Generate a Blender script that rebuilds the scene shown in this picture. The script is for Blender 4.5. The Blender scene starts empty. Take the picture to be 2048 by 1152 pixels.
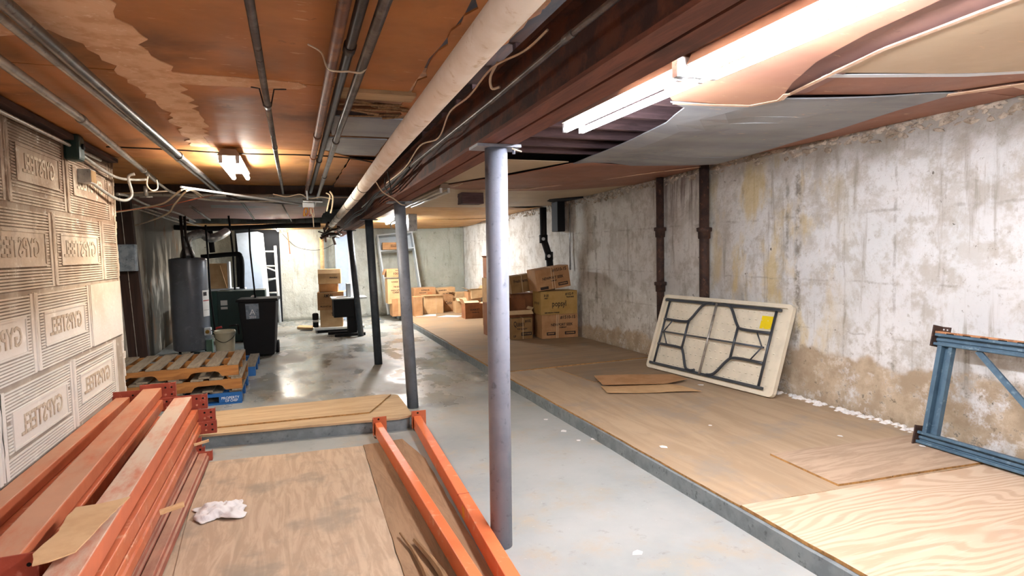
import bpy, bmesh, math, random
from mathutils import Vector, Matrix, Euler, noise as mnoise
random.seed(7)
sc = bpy.context.scene
COL = sc.collection
PI = math.pi

# ------------------------------------------------------------------ camera
FPX, CAMH = 1196.0, 1.55
YAW, PIT, ROLL = math.atan(434/FPX), math.atan(75.5/FPX), .022
_f = Vector((math.sin(YAW)*math.cos(PIT), math.cos(YAW)*math.cos(PIT), -math.sin(PIT)))
_r = Vector((math.cos(YAW), -math.sin(YAW), 0)); _u = _r.cross(_f)
CR = math.cos(ROLL)*_r - math.sin(ROLL)*_u
CU = math.sin(ROLL)*_r + math.cos(ROLL)*_u
cam = bpy.data.cameras.new('camera'); camo = bpy.data.objects.new('camera', cam); COL.objects.link(camo)
cam.sensor_width = 36; cam.lens = 36*FPX/2048; cam.clip_start = .05; cam.clip_end = 100
camo.matrix_world = Matrix(((CR.x, CU.x, -_f.x, 0), (CR.y, CU.y, -_f.y, 0), (CR.z, CU.z, -_f.z, CAMH), (0, 0, 0, 1)))
sc.camera = camo

# ------------------------------------------------------------------ world, exposure
w = bpy.data.worlds.new('world'); sc.world = w; w.use_nodes = True
bg = w.node_tree.nodes['Background']; bg.inputs[0].default_value = (.80, .88, 1.0, 1); bg.inputs[1].default_value = 1.0
sc.view_settings.view_transform = 'Standard'; sc.view_settings.look = 'None'
sc.view_settings.exposure = 2.6; sc.view_settings.gamma = 1.0
sc.view_settings.use_curve_mapping = False
TUBE = 30.0     # radiance of the fluorescent tubes

# measured in the photograph: where the line of sight through a pixel meets a plane of the room
def _ray(px, py): return _f + (px-1024)/FPX*CR - (py-576)/FPX*CU
def atz(px, py, z): d = _ray(px, py); return Vector((0, 0, CAMH)) + d*((z-CAMH)/d.z)
def atx(px, py, x): d = _ray(px, py); return Vector((0, 0, CAMH)) + d*(x/d.x)
def aty(px, py, y): d = _ray(px, py); return Vector((0, 0, CAMH)) + d*(y/d.y)

# ------------------------------------------------------------------ materials
def lin(h):
    h = h.lstrip('#'); c = [int(h[i:i+2], 16)/255 for i in (0, 2, 4)]
    return tuple((x/12.92 if x <= .04045 else ((x+.055)/1.055)**2.4) for x in c) + (1,)
class NT:
    def __init__(s, name, rough=.7, metal=0, spec=.4):
        s.m = bpy.data.materials.new(name); s.m.use_nodes = True; s.t = s.m.node_tree
        s.b = s.t.nodes['Principled BSDF']; s.b.inputs['Roughness'].default_value = rough
        s.b.inputs['Metallic'].default_value = metal; s.b.inputs['Specular IOR Level'].default_value = spec
        s._pos = None; s._obj = None
    def n(s, ty, **k):
        nd = s.t.nodes.new(ty)
        for a, v in k.items(): setattr(nd, a, v)
        return nd
    def set(s, sock, v):
        if v is None: return
        if hasattr(v, 'is_linked') or isinstance(v, bpy.types.NodeSocket): s.t.links.new(v, sock)
        else:
            if isinstance(v, str): v = lin(v)
            sock.default_value = v
    def pos(s):
        if not s._pos: s._pos = s.n('ShaderNodeNewGeometry').outputs['Position']
        return s._pos
    def obj(s):
        if not s._obj: s._obj = s.n('ShaderNodeTexCoord').outputs['Object']
        return s._obj
    def scale(s, v, sx, sy, sz, off=(0, 0, 0)):
        nd = s.n('ShaderNodeMapping'); s.set(nd.inputs[0], v); nd.inputs['Scale'].default_value = (sx, sy, sz); nd.inputs['Location'].default_value = off
        return nd.outputs[0]
    def noise(s, v, sc_=5, det=4, ro=.55, dist=0):
        nd = s.n('ShaderNodeTexNoise'); s.set(nd.inputs['Vector'], v); nd.inputs['Scale'].default_value = sc_
        nd.inputs['Detail'].default_value = det; nd.inputs['Roughness'].default_value = ro; nd.inputs['Distortion'].default_value = dist
        return nd.outputs['Fac']
    def wave(s, v, sc_=5, dist=2, det=2, dscale=1, axis='X'):
        nd = s.n('ShaderNodeTexWave', bands_direction=axis); s.set(nd.inputs['Vector'], v); nd.inputs['Scale'].default_value = sc_
        nd.inputs['Distortion'].default_value = dist; nd.inputs['Detail'].default_value = det; nd.inputs['Detail Scale'].default_value = dscale
        return nd.outputs['Fac']
    def math(s, op, a, b=None, c=None, clamp=False):
        nd = s.n('ShaderNodeMath', operation=op); nd.use_clamp = clamp
        for i, v in enumerate((a, b, c)):
            if v is not None: s.set(nd.inputs[i], v)
        return nd.outputs[0]
    def ss(s, v, a, b):   # smooth 0..1 between a and b
        nd = s.n('ShaderNodeMapRange', interpolation_type='SMOOTHSTEP'); s.set(nd.inputs[0], v)
        nd.inputs[1].default_value = a; nd.inputs[2].default_value = b
        if a > b:
            nd.inputs[1].default_value = b; nd.inputs[2].default_value = a; nd.inputs[3].default_value = 1; nd.inputs[4].default_value = 0
        return nd.outputs[0]
    def mix(s, f, a, b):
        nd = s.n('ShaderNodeMix', data_type='RGBA'); s.set(nd.inputs[0], f); s.set(nd.inputs[6], a); s.set(nd.inputs[7], b)
        return nd.outputs[2]
    def sep(s, v):
        nd = s.n('ShaderNodeSeparateXYZ'); s.set(nd.inputs[0], v); return nd.outputs
    def comb(s, x, y, z):
        nd = s.n('ShaderNodeCombineXYZ')
        for i, v in enumerate((x, y, z)): s.set(nd.inputs[i], v)
        return nd.outputs[0]
    def col(s, v): s.set(s.b.inputs['Base Color'], v); return s
    def rough(s, v): s.set(s.b.inputs['Roughness'], v); return s
    def bump(s, h, strength=.3, dist=.01):
        nd = s.n('ShaderNodeBump'); nd.inputs['Strength'].default_value = strength; nd.inputs['Distance'].default_value = dist
        s.set(nd.inputs['Height'], h); s.t.links.new(nd.outputs[0], s.b.inputs['Normal']); return s

def blotchy(name, a, b, c=None, sc_=6, rough=.7, metal=0, world=False, bump=.15, spec=.4, lo=.42, hi=.62):
    t = NT(name, rough, metal, spec); p = t.pos() if world else t.obj()
    n1 = t.noise(p, sc_, 5, .6)
    cc = t.mix(t.ss(n1, lo, hi), a, b)
    if c: cc = t.mix(t.ss(t.noise(p, sc_*3.1, 5, .65), .56, .70), cc, c)
    t.col(cc)
    if bump: t.bump(t.noise(p, sc_*8, 4, .6), bump, .004)
    return t.m

M = {}
def mk_floor():
    t = NT('painted_floor', .5); p = t.pos(); x, y, z = t.sep(p)
    c = t.mix(t.ss(t.noise(p, .8, 5, .6), .35, .65), '#8f9593', '#a3a6a2')
    c = t.mix(t.ss(t.noise(p, 2.3, 6, .7), .48, .72), c, '#a39b8a')
    c = t.mix(t.math('MULTIPLY', t.ss(t.noise(p, 9, 6, .7), .58, .72), .5), c, '#77756c')
    c = t.mix(t.math('MULTIPLY', t.ss(t.noise(p, 42, 3, .7), .68, .74), .7), c, '#c9c9c2')
    # worn brown patch in front of the pallets and around the aisle
    dirt = t.math('MULTIPLY', t.ss(t.noise(t.scale(p, 1, .6, 1), 1.1, 4, .6), .42, .6), t.math('MULTIPLY', t.ss(y, 5.6, 6.8), t.ss(y, 11.5, 9)))
    c = t.mix(t.math('MULTIPLY', dirt, .75), c, '#7b7264')
    t.col(c)
    wet = t.math('MULTIPLY', t.ss(t.noise(t.scale(p, 1, .55, 1), 1.6, 5, .6), .40, .60), t.ss(y, 4.5, 6.5))
    t.rough(t.math('SUBTRACT', .55, t.math('MULTIPLY', wet, .40)))
    t.bump(t.noise(p, 14, 6, .65), .22, .01)
    return t.m
def mk_wallR():
    t = NT('whitewashed_concrete', .9); p = t.pos(); x, y, z = t.sep(p)
    c = t.mix(t.ss(t.noise(p, 1.3, 5, .6), .35, .65), '#d4d6d5', '#dfe0df')
    # creamier farther along, the fall of light painted into the plaster colour
    far = t.ss(t.math('ADD', y, t.math('MULTIPLY', t.noise(p, 1.2, 4, .6), 2.5)), 5.2, 7.2)
    c = t.mix(t.math('MULTIPLY', far, .6), c, '#d8d4c9')
    c = t.mix(t.math('MULTIPLY', t.ss(t.noise(p, 4, 8, .72), .47, .62), .6), c, '#a8a192')
    c = t.mix(t.math('MULTIPLY', t.ss(t.noise(t.scale(p, 1, 1, .7), 2.1, 9, .78, .4), .50, .60), .5), c, '#b5afa3')
    c = t.mix(t.math('MULTIPLY', t.ss(t.noise(p, 24, 6, .75), .58, .66), .45), c, '#8d8678')
    streak = t.noise(t.scale(p, 1, 5.5, .45), 2.0, 6, .65)
    c = t.mix(t.math('MULTIPLY', t.ss(streak, .54, .72), .65), c, '#8f8778')
    # yellow stains
    yl = t.math('MULTIPLY', t.math('MULTIPLY', t.ss(y, 3.7, 4.3), t.ss(y, 6.1, 5.2)), t.ss(t.noise(t.scale(p, 1, 2.2, 1), 1.5, 5, .6), .48, .64))
    c = t.mix(t.math('MULTIPLY', yl, .6), c, '#cdb368')
    # board and pour seams
    def seam(v, pos_, w):
        return t.ss(t.math('ABSOLUTE', t.math('SUBTRACT', t.math('ADD', v, t.math('MULTIPLY', t.math('SUBTRACT', t.noise(p, 7, 4), .5), .05)), pos_)), w, w*.2)
    brk = t.ss(t.noise(p, 5, 6, .75), .44, .60)
    for pv, wd, st in ((2.48, .012, .3), (3.02, .014, .3), (3.40, .02, .45), (3.86, .014, .35), (4.37, .06, .8), (4.50, .03, .6), (5.1, .03, .3), (6.1, .03, .3), (7.3, .03, .3), (8.35, .06, .6), (8.6, .04, .4), (10.6, .03, .3)):
        c = t.mix(t.math('MULTIPLY', t.math('MULTIPLY', seam(y, pv, wd), brk), st), c, '#756c5e')
    for pv, wd, st in ((.78, .012, .35), (1.22, .014, .35), (1.80, .018, .4)):
        c = t.mix(t.math('MULTIPLY', t.math('MULTIPLY', seam(z, pv, wd), brk), st), c, '#7d7466')
    # bare tan concrete along the foot, broken wavy limit
    lim = t.math('ADD', t.math('MULTIPLY', t.math('SUBTRACT', t.noise(p, 1.7, 5, .6), .5), .55), t.math('ADD', t.math('MULTIPLY', t.ss(y, 5.4, 4.4), .26), .33))
    m = t.ss(t.math('SUBTRACT', lim, z), -.03, .035)
    tan = t.mix(t.ss(t.noise(p, 4, 6, .7), .4, .62), '#a9977f', '#c2b299')
    tan = t.mix(t.math('MULTIPLY', t.ss(t.noise(p, 8, 6, .7), .54, .66), .7), tan, '#d8d2c6')
    c = t.mix(t.math('MULTIPLY', m, t.ss(t.noise(p, 3.1, 8, .75), .38, .50)), c, tan)
    # mould spots low down
    c = t.mix(t.math('MULTIPLY', t.math('MULTIPLY', t.ss(z, .9, .3), t.ss(t.noise(p, 16, 7, .75), .56, .66)), .7), c, '#4f4536')
    c = t.mix(t.math('MULTIPLY', t.ss(t.noise(p, 11, 4, .6), .70, .74), .9), c, '#5b5348')
    # darker towards the top of the wall
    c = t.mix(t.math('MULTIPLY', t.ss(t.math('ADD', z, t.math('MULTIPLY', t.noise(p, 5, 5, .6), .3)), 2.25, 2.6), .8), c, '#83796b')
    # rust run between the two waste pipes
    c = t.mix(t.math('MULTIPLY', t.math('MULTIPLY', t.ss(y, 5.4, 5.9), t.ss(y, 7.0, 6.3)), t.math('MULTIPLY', t.ss(z, 1.6, 2.4), t.ss(streak, .4, .6))), c, '#7a6c66')
    t.col(c); t.bump(t.math('ADD', t.noise(p, 9, 8, .7), t.math('MULTIPLY', m, -.4)), .55, .03)
    return t.m
def mk_backwall():
    t = NT('rough_back_plaster', .92); p = t.pos(); x, y, z = t.sep(p)
    c = t.mix(t.ss(t.noise(p, 2, 6, .7), .38, .62), '#b9bdb4', '#cfd3cc')
    c = t.mix(t.math('MULTIPLY', t.ss(x, 1.4, 3), .55), c, '#9da08c')
    c = t.mix(t.math('MULTIPLY', t.ss(t.noise(t.scale(p, 5, 1, .6), 2, 6, .65), .52, .68), .5), c, '#8b8775')
    c = t.mix(t.math('MULTIPLY', t.ss(t.noise(p, 6, 7, .75), .6, .68), .8), c, '#5d574a')
    t.col(c); t.bump(t.noise(p, 5, 8, .7), .9, .06); return t.m
def mk_wallL(dirty):
    t = NT('gypsum_block_'+('groove' if dirty else 'face'), .95); p = t.pos(); x, y, z = t.sep(p)
    if dirty: c = t.mix(t.ss(t.noise(p, 3, 5, .6), .4, .6), '#94806c', '#b3a28d')
    else: c = t.mix(t.ss(t.noise(p, 3, 5, .6), .4, .6), '#c9b69e', '#d6c7b2')
    lowz = t.ss(t.math('ADD', z, t.math('MULTIPLY', t.noise(p, 1.4, 4, .6), .7)), 1.75, 1.25)
    c = t.mix(t.math('MULTIPLY', lowz, .75 if not dirty else .45), c, '#dad6cf' if not dirty else '#a09a92')
    st = t.math('MULTIPLY', t.ss(t.noise(t.scale(p, 1, 1.4, .8), 1.9, 7, .7), .40, .58), t.ss(z, 1.25, 1.95))
    c = t.mix(t.math('MULTIPLY', st, .72), c, '#75563f')
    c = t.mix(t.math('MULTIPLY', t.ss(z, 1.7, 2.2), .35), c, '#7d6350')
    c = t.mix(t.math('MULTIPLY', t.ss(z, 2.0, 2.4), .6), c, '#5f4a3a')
    c = t.mix(t.math('MULTIPLY', t.ss(t.noise(p, 12, 6, .7), .58, .70), .5), c, '#efe9dc')
    t.col(c); t.bump(t.noise(p, 30, 6, .7), .5, .008); return t.m
def mk_sidewall():
    t = NT('streaked_shaded_concrete', .9); p = t.pos(); x, y, z = t.sep(p)
    c = t.mix(t.ss(t.noise(t.scale(p, 1, 1.3, .6), 2, 6, .65), .4, .6), '#c6bfae', '#93826b')
    c = t.mix(t.ss(t.math('ADD', y, t.math('MULTIPLY', t.noise(t.scale(p, 1, 3, .3), 3, 4), .5)), 10.3, 11.0), c, '#5d5950')  # shade around the water heater painted into the far end
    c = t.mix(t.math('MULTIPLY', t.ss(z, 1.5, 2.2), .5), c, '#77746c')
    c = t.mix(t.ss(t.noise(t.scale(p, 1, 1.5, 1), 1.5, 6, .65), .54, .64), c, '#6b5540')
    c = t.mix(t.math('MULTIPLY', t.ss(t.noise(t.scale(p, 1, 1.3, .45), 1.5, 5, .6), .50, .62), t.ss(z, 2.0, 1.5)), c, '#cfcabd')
    t.col(c); t.bump(t.noise(p, 12, 6, .7), .5, .02); return t.m
def wood(name, a, b, dark=None, along='Y', sc_=9, rough=.75, world=False, str_=1.0, stain=None):
    t = NT(name, rough); p = t.pos() if world else t.obj()
    s = {'X': (.12, 1, 1), 'Y': (1, .12, 1), 'Z': (1, 1, .12)}[along]
    g = t.noise(t.scale(p, *s), sc_*2.2, 6, .7, 1.2)
    c = t.mix(t.ss(g, .38, .62), a, b)
    if dark: c = t.mix(t.math('MULTIPLY', t.ss(t.noise(t.scale(p, *s), sc_*.9, 5, .6, 2), .55, .7), .6*str_), c, dark)
    if stain: c = t.mix(t.math('MULTIPLY', t.ss(t.noise(p, 2.2, 5, .65), .5, .68), .7), c, stain)
    t.col(c); t.bump(g, .2, .004); return t.m
def mk_plyfigure():
    # rotary-cut fir: bands wandering along the sheet
    t = NT('fir_plywood', .6); p = t.pos(); q = t.scale(p, .22, 1.0, 1)
    wv = t.wave(t.comb(t.math('MULTIPLY', t.sep(p)[0], .35), t.math('ADD', t.sep(p)[1], t.math('MULTIPLY', t.noise(q, 2.3, 2, .5), .9)), 0), 7.0, 1.2, 3, 1.6, 'Y')
    c = t.mix(t.ss(wv, .25, .95), '#cdb79d', '#bda287')
    c = t.mix(t.math('MULTIPLY', t.ss(t.noise(t.scale(p, .3, 3, 1), 14, 4, .6), .5, .7), .4), c, '#d8c8b1')
    c = t.mix(t.math('MULTIPLY', t.ss(t.noise(p, 1.5, 4, .6), .5, .7), .35), c, '#b3a492')
    t.col(c); t.bump(wv, .06, .003); return t.m
def mk_hardboard(name, a, b, dark, world=True, str_=.7, mu=.5, sx=(.7, 1, 1)):
    t = NT(name, .55); p = t.pos()
    c = t.mix(t.ss(t.noise(t.scale(p, *sx), 1.6, 5, .62), .36, .64), a, b)
    c = t.mix(t.math('MULTIPLY', t.ss(t.noise(p, 1.1, 5, .6, .6), mu, mu+.18), str_), c, dark)
    c = t.mix(t.math('MULTIPLY', t.ss(t.noise(t.scale(p, .5, 2, 1), 16, 3, .6), .66, .72), .5), c, '#d9b48d')
    c = t.mix(t.math('MULTIPLY', t.ss(t.noise(p, 5, 4, .6), .68, .72), .6), c, dark)
    t.col(c); t.bump(t.noise(p, 3, 3, .5), .25, .02); t.rough(t.math('ADD', .58 if 'sheet' in name else .45, t.math('MULTIPLY', t.noise(p, 6, 3), .25))); return t.m
def mk_carton(name, a, b):
    t = NT(name, .85); p = t.obj()
    c = t.mix(t.ss(t.noise(p, 5, 5, .6), .4, .62), a, b)
    c = t.mix(t.math('MULTIPLY', t.ss(t.noise(t.scale(p, 1, 1, 30), 6, 2), .45, .6), .08), c, '#8a6238')
    t.col(c); return t.m
def flat(name, c, rough=.6, metal=0, spec=.4):
    t = NT(name, rough, metal, spec); t.col(t.mix(t.math('MULTIPLY', t.ss(t.noise(t.obj(), 9, 4, .6), .4, .7), .35), c, tuple(v*.72 for v in lin(c)[:3])+(1,))); return t.m
def emis(name, c, s):
    m = bpy.data.materials.new(name); m.use_nodes = True; nt = m.node_tree; nt.nodes.clear()
    e = nt.nodes.new('ShaderNodeEmission'); o = nt.nodes.new('ShaderNodeOutputMaterial'); e.inputs[0].default_value = lin(c); e.inputs[1].default_value = s
    nt.links.new(e.outputs[0], o.inputs[0]); return m

M['floor'] = mk_floor(); M['wallR'] = mk_wallR(); M['back'] = mk_backwall(); M['blockf'] = mk_wallL(False); M['blockg'] = mk_wallL(True); M['sidewall'] = mk_sidewall(); M['blockl'] = blotchy('block_letter', '#b3a08a', '#c7b8a3', '#9a8671', 14, .95, world=True)
M['crumb'] = blotchy('crumbling_mortar', '#b5a898', '#8d8070', '#5d5347', 12, .95, world=True, bump=.6)
M['darkwood'] = wood('dark_subfloor', '#4a332a', '#2f221f', '#1f1817', 'Y', 5, .8, True)
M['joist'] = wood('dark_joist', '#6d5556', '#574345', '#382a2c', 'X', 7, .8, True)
M['joist_lit'] = wood('lit_brown_timber', '#8a5a34', '#6a4226', '#402817', 'X', 7, .8, True)  # lit copy of the joist wood, brightness put into the colour
M['hardL'] = mk_hardboard('amber_hardboard', '#b57640', '#9b6435', '#623f27', str_=.75, mu=.52)
M['hardL2'] = mk_hardboard('honey_hardboard', '#c08a50', '#a3703e', '#6b4225', str_=.5, mu=.55)
M['hardR'] = mk_hardboard('rose_hardboard', '#b98c72', '#ae7f6b', '#93695c', str_=.5, mu=.55)
M['hardR2'] = mk_hardboard('mauve_hardboard', '#97756d', '#8a6a66', '#775a56', str_=.5)
M['hardR3'] = mk_hardboard('red_brown_hardboard', '#a0705a', '#936654', '#785347', str_=.5)
M['beigeboard'] = mk_hardboard('beige_board', '#c4b093', '#bba68a', '#aa9073', str_=.35)
M['farboard'] = mk_hardboard('tan_board', '#c59a63', '#b5884f', '#94683a', str_=.45)
M['greysheet'] = mk_hardboard('grey_sheet', '#979a9c', '#878a8f', '#70737a', str_=.45, sx=(.3, 2, 1))
M['compound'] = blotchy('joint_compound', '#d8b08c', '#c79a74', '#e2c3a4', 9, .9, world=True, bump=.1)
M['compoundR'] = blotchy('joint_compound_light', '#d8bba2', '#c9a68a', '#e0cbb6', 9, .9, world=True, bump=.1)
M['ply'] = mk_plyfigure()
M['plyL'] = wood('dusty_plywood', '#bda68c', '#ab947b', '#97866f', 'Y', 8, .75, True, .6, '#8b8172')
M['plyL2'] = wood('brown_plywood', '#97795b', '#86694d', '#6d5540', 'Y', 8, .8, True, .6)
M['platboard'] = wood('tan_hardboard_floor', '#b19b7f', '#a38d72', '#8a7863', 'Y', 2.2, .6, True, .6, '#958b7e')
M['platboard2'] = wood('greyer_hardboard_floor', '#9a8266', '#8b755b', '#6d5a47', 'X', 3, .65, True, .7, '#7f776a')
M['greyply'] = wood('weathered_plywood', '#b8a189', '#a48d76', '#8b7865', 'X', 7, .8, True, .7)
M['plank'] = wood('plank_wood', '#bca27e', '#a98f6c', '#8a7254', 'X', 5, .8, True, .6)
M['edgegrey'] = blotchy('grey_painted_timber', '#6f787b', '#7f888a', '#565d60', 7, .7, world=True)
M['edgewood'] = blotchy('raw_edge', '#b0854f', '#8f6a3d', '#6b5233', 20, .85, world=True)
M['colgrey'] = blotchy('grey_column_paint', '#878c98', '#7e8390', '#686c77', 6, .45)
M['coldark'] = blotchy('dark_column_paint', '#3c434a', '#333a41', '#50575d', 6, .45)
M['colmid'] = blotchy('mid_column_paint', '#767b83', '#6b7077', '#595d63', 6, .45)
def mk_beam():
    t = NT('rusted_steel_beam', .75, .2); p = t.pos(); x, y, z = t.sep(p)
    c = t.mix(t.ss(t.noise(t.scale(p, 1, 1, 1.6), 5, 6, .65), .4, .62), '#3a2623', '#5d3524')
    c = t.mix(t.math('MULTIPLY', t.ss(t.noise(t.scale(p, 1, 1.5, 1), 6, 6, .7), .55, .7), .45), c, '#754530')
    t.col(c); t.bump(t.noise(p, 30, 5, .7), .4, .006); return t.m
M['beam'] = mk_beam()
M['beamface'] = wood('rusty_beam_underside', '#6f4231', '#5a3428', '#33201b', 'Y', 8, .75, True)
M['whitepipe'] = blotchy('wrapped_white_pipe', '#e8dfd3', '#ddd0bf', '#ccb89d', 5, .8, world=True, bump=.3)
M['rustpipe'] = blotchy('rusty_iron_pipe', '#6b4634', '#8d5d3b', '#3a2a25', 7, .55, .4, world=True)
M['steelpipe'] = blotchy('dull_steel_pipe', '#55504d', '#716b66', '#3b2f2b', 7, .38, .6, world=True)
M['darkpipe'] = blotchy('black_iron_pipe', '#2c2523', '#3d3029', '#1b1716', 7, .5, .4, world=True)
M['castiron'] = blotchy('rust_stained_cast_iron', '#4a352c', '#372a26', '#6f4d3b', 9, .75, .1, world=True, bump=.5)
M['conduit'] = blotchy('galvanised_conduit', '#a9a39a', '#8d877e', '#6b655d', 8, .4, .5, world=True)
M['galv'] = blotchy('galvanised_duct', '#b6b8b8', '#9a9d9e', '#6d6f70', 8, .35, .7)
M['galvbox'] = blotchy('galvanised_panel', '#8b98a6', '#6f7c89', '#4d565f', 14, .5, .4)
M['black'] = flat('black_plastic', '#131417', .65, spec=.25)
M['blackmetal'] = flat('black_metal', '#1c1d1f', .5, .2)
M['wirew'] = flat('pale_cable', '#d8c6ac', .6); M['wireb'] = flat('black_cable', '#1d1a19', .6)
M['wirey'] = flat('yellow_wire', '#c9a53a', .6); M['wirer'] = flat('orange_wire', '#b0542f', .6)
M['orange'] = blotchy('worn_orange_paint', '#c06a44', '#b45d39', '#cf9472', 5, .42, 0, bump=.08)
M['orangeb'] = blotchy('bright_orange_paint', '#dd7648', '#d36a3e', '#e09a78', 4, .4, 0, bump=.08, lo=.5, hi=.8)
def mk_dusty(name, a, b):
    t = NT(name, .6); p = t.obj(); g = t.sep(t.n('ShaderNodeNewGeometry').outputs['Normal'])[2]
    base = t.mix(t.ss(t.noise(p, 5, 5, .6), .4, .62), a, b)
    d = t.math('MULTIPLY', t.ss(g, .3, .9), t.ss(t.noise(t.scale(p, 1, .3, 1), 6, 6, .7), .25, .6))
    t.col(t.mix(t.math('MULTIPLY', d, .95 if 'pale' in name else .6), base, '#cdb9a3' if 'pale' in name else '#b99a7e')); return t.m
M['orangedust'] = mk_dusty('dusty_orange_paint', '#bf6d48', '#b3613e')
M['palerdust'] = mk_dusty('thick_pale_dust', '#c86f4c', '#bd6848'); M['browndust'] = mk_dusty('dusty_faded_paint', '#a3604a', '#8a5140')
M['redplate'] = blotchy('red_oxide_plate', '#a34a36', '#954230', '#bd705a', 8, .5)
M['hole'] = flat('dark_hole', '#120c0a', .9)
M['bolt'] = flat('pale_rivet', '#c98a6c', .5)
M['blueframe'] = blotchy('scuffed_blue_paint', '#4a6577', '#3d576a', '#687f8c', 7, .5)
M['rustwood'] = blotchy('rust_orange_strip', '#b3815a', '#8a5d3f', '#5b3c2a', 16, .8)
M['tableplastic'] = flat('ivory_plastic', '#dbd2bc', .5)
M['tabletube'] = flat('grey_steel_tube', '#4b4f55', .4, .5)
M['yellow'] = flat('yellow_label', '#e3c800', .6)
M['carton'] = mk_carton('kraft_cardboard', '#b48a61', '#a67b52'); M['cartond'] = mk_carton('dark_kraft_cardboard', '#8b5835', '#794b2c')
M['cartonl'] = mk_carton('pale_kraft_cardboard', '#c8a67b', '#bc996d'); M['cartont'] = mk_carton('tan_cardboard', '#b08f54', '#a58449')
M['cartong'] = mk_carton('olive_brown_cardboard', '#8c6d45', '#7e6039')
M['cartonsheet'] = mk_carton('torn_cardboard', '#cda87d', '#c29c71')
M['inner'] = mk_carton('cardboard_inside', '#dcc39c', '#d2b78e')
M['ink'] = flat('dark_print', '#2a2220', .8); M['inkw'] = flat('white_print', '#e6e9ee', .8)
M['twine'] = flat('pale_twine', '#ddc9a8', .8)
M['paper'] = flat('white_paper', '#e6e4e0', .8); M['cloth'] = flat('white_cloth', '#dcdad8', .9)
M['heater'] = blotchy('grey_enamel', '#6b7079', '#62676f', '#787c84', 3, .28, .1, bump=0)
M['boiler'] = flat('dark_green_enamel', '#1d3531', .45)
M['bucket'] = flat('cream_plastic', '#d6cdb0', .5)
M['palletw'] = wood('weathered_pallet_wood', '#8c8170', '#7a6e5d', '#5a4e40', 'Y', 9, .85)
M['palletb'] = wood('brown_pallet_wood', '#a5713c', '#8a5a2d', '#4d3119', 'X', 9, .8)
M['palletblue'] = flat('blue_pallet_paint', '#1d5c9c', .6)
M['paleblue'] = flat('pale_blue_paint', '#b3c6dd', .5); M['whitepaint'] = flat('white_paint', '#d5dade', .5)
M['shelfgrey'] = flat('pale_grey_shelf_paint', '#b4bcc0', .6)
M['oldwood'] = wood('old_brown_timber', '#38251d', '#2a1b16', '#1a110e', 'Z', 6, .8, True)
M['fixture'] = flat('cream_fixture_enamel', '#8f7c6c', .45)
M['tube'] = emis('glowing_tube', '#f4f6ff', TUBE); M['tubefar'] = emis('brighter_glowing_tube', '#f6faff', TUBE*2.6); M['tubeleft'] = emis('left_bay_glowing_tube', '#fff8ec', TUBE*.85)
M['deadtube'] = flat('unlit_tube', '#d9d6cd', .2)
M['doorvoid'] = flat('opening_shade', '#10141b', .9)  # near black that stands in for the shade inside openings
M['splinter'] = wood('splintered_wood', '#9a7a56', '#7d5f40', '#513b27', 'Y', 9, .85)
M['stick'] = wood('pale_wood', '#d6b386', '#c49e70', '#a88257', 'X', 9, .8)
M['redpaint'] = flat('red_valve', '#a32a22', .5); M['brass'] = flat('brass', '#b08a45', .35, .8); M['labelw'] = flat('label_white', '#d9d7d2', .6)
M['deskw'] = flat('desk_white', '#cfd2cf', .5)
M['rib'] = flat('green_plate', '#5c7a6c', .5)

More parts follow.
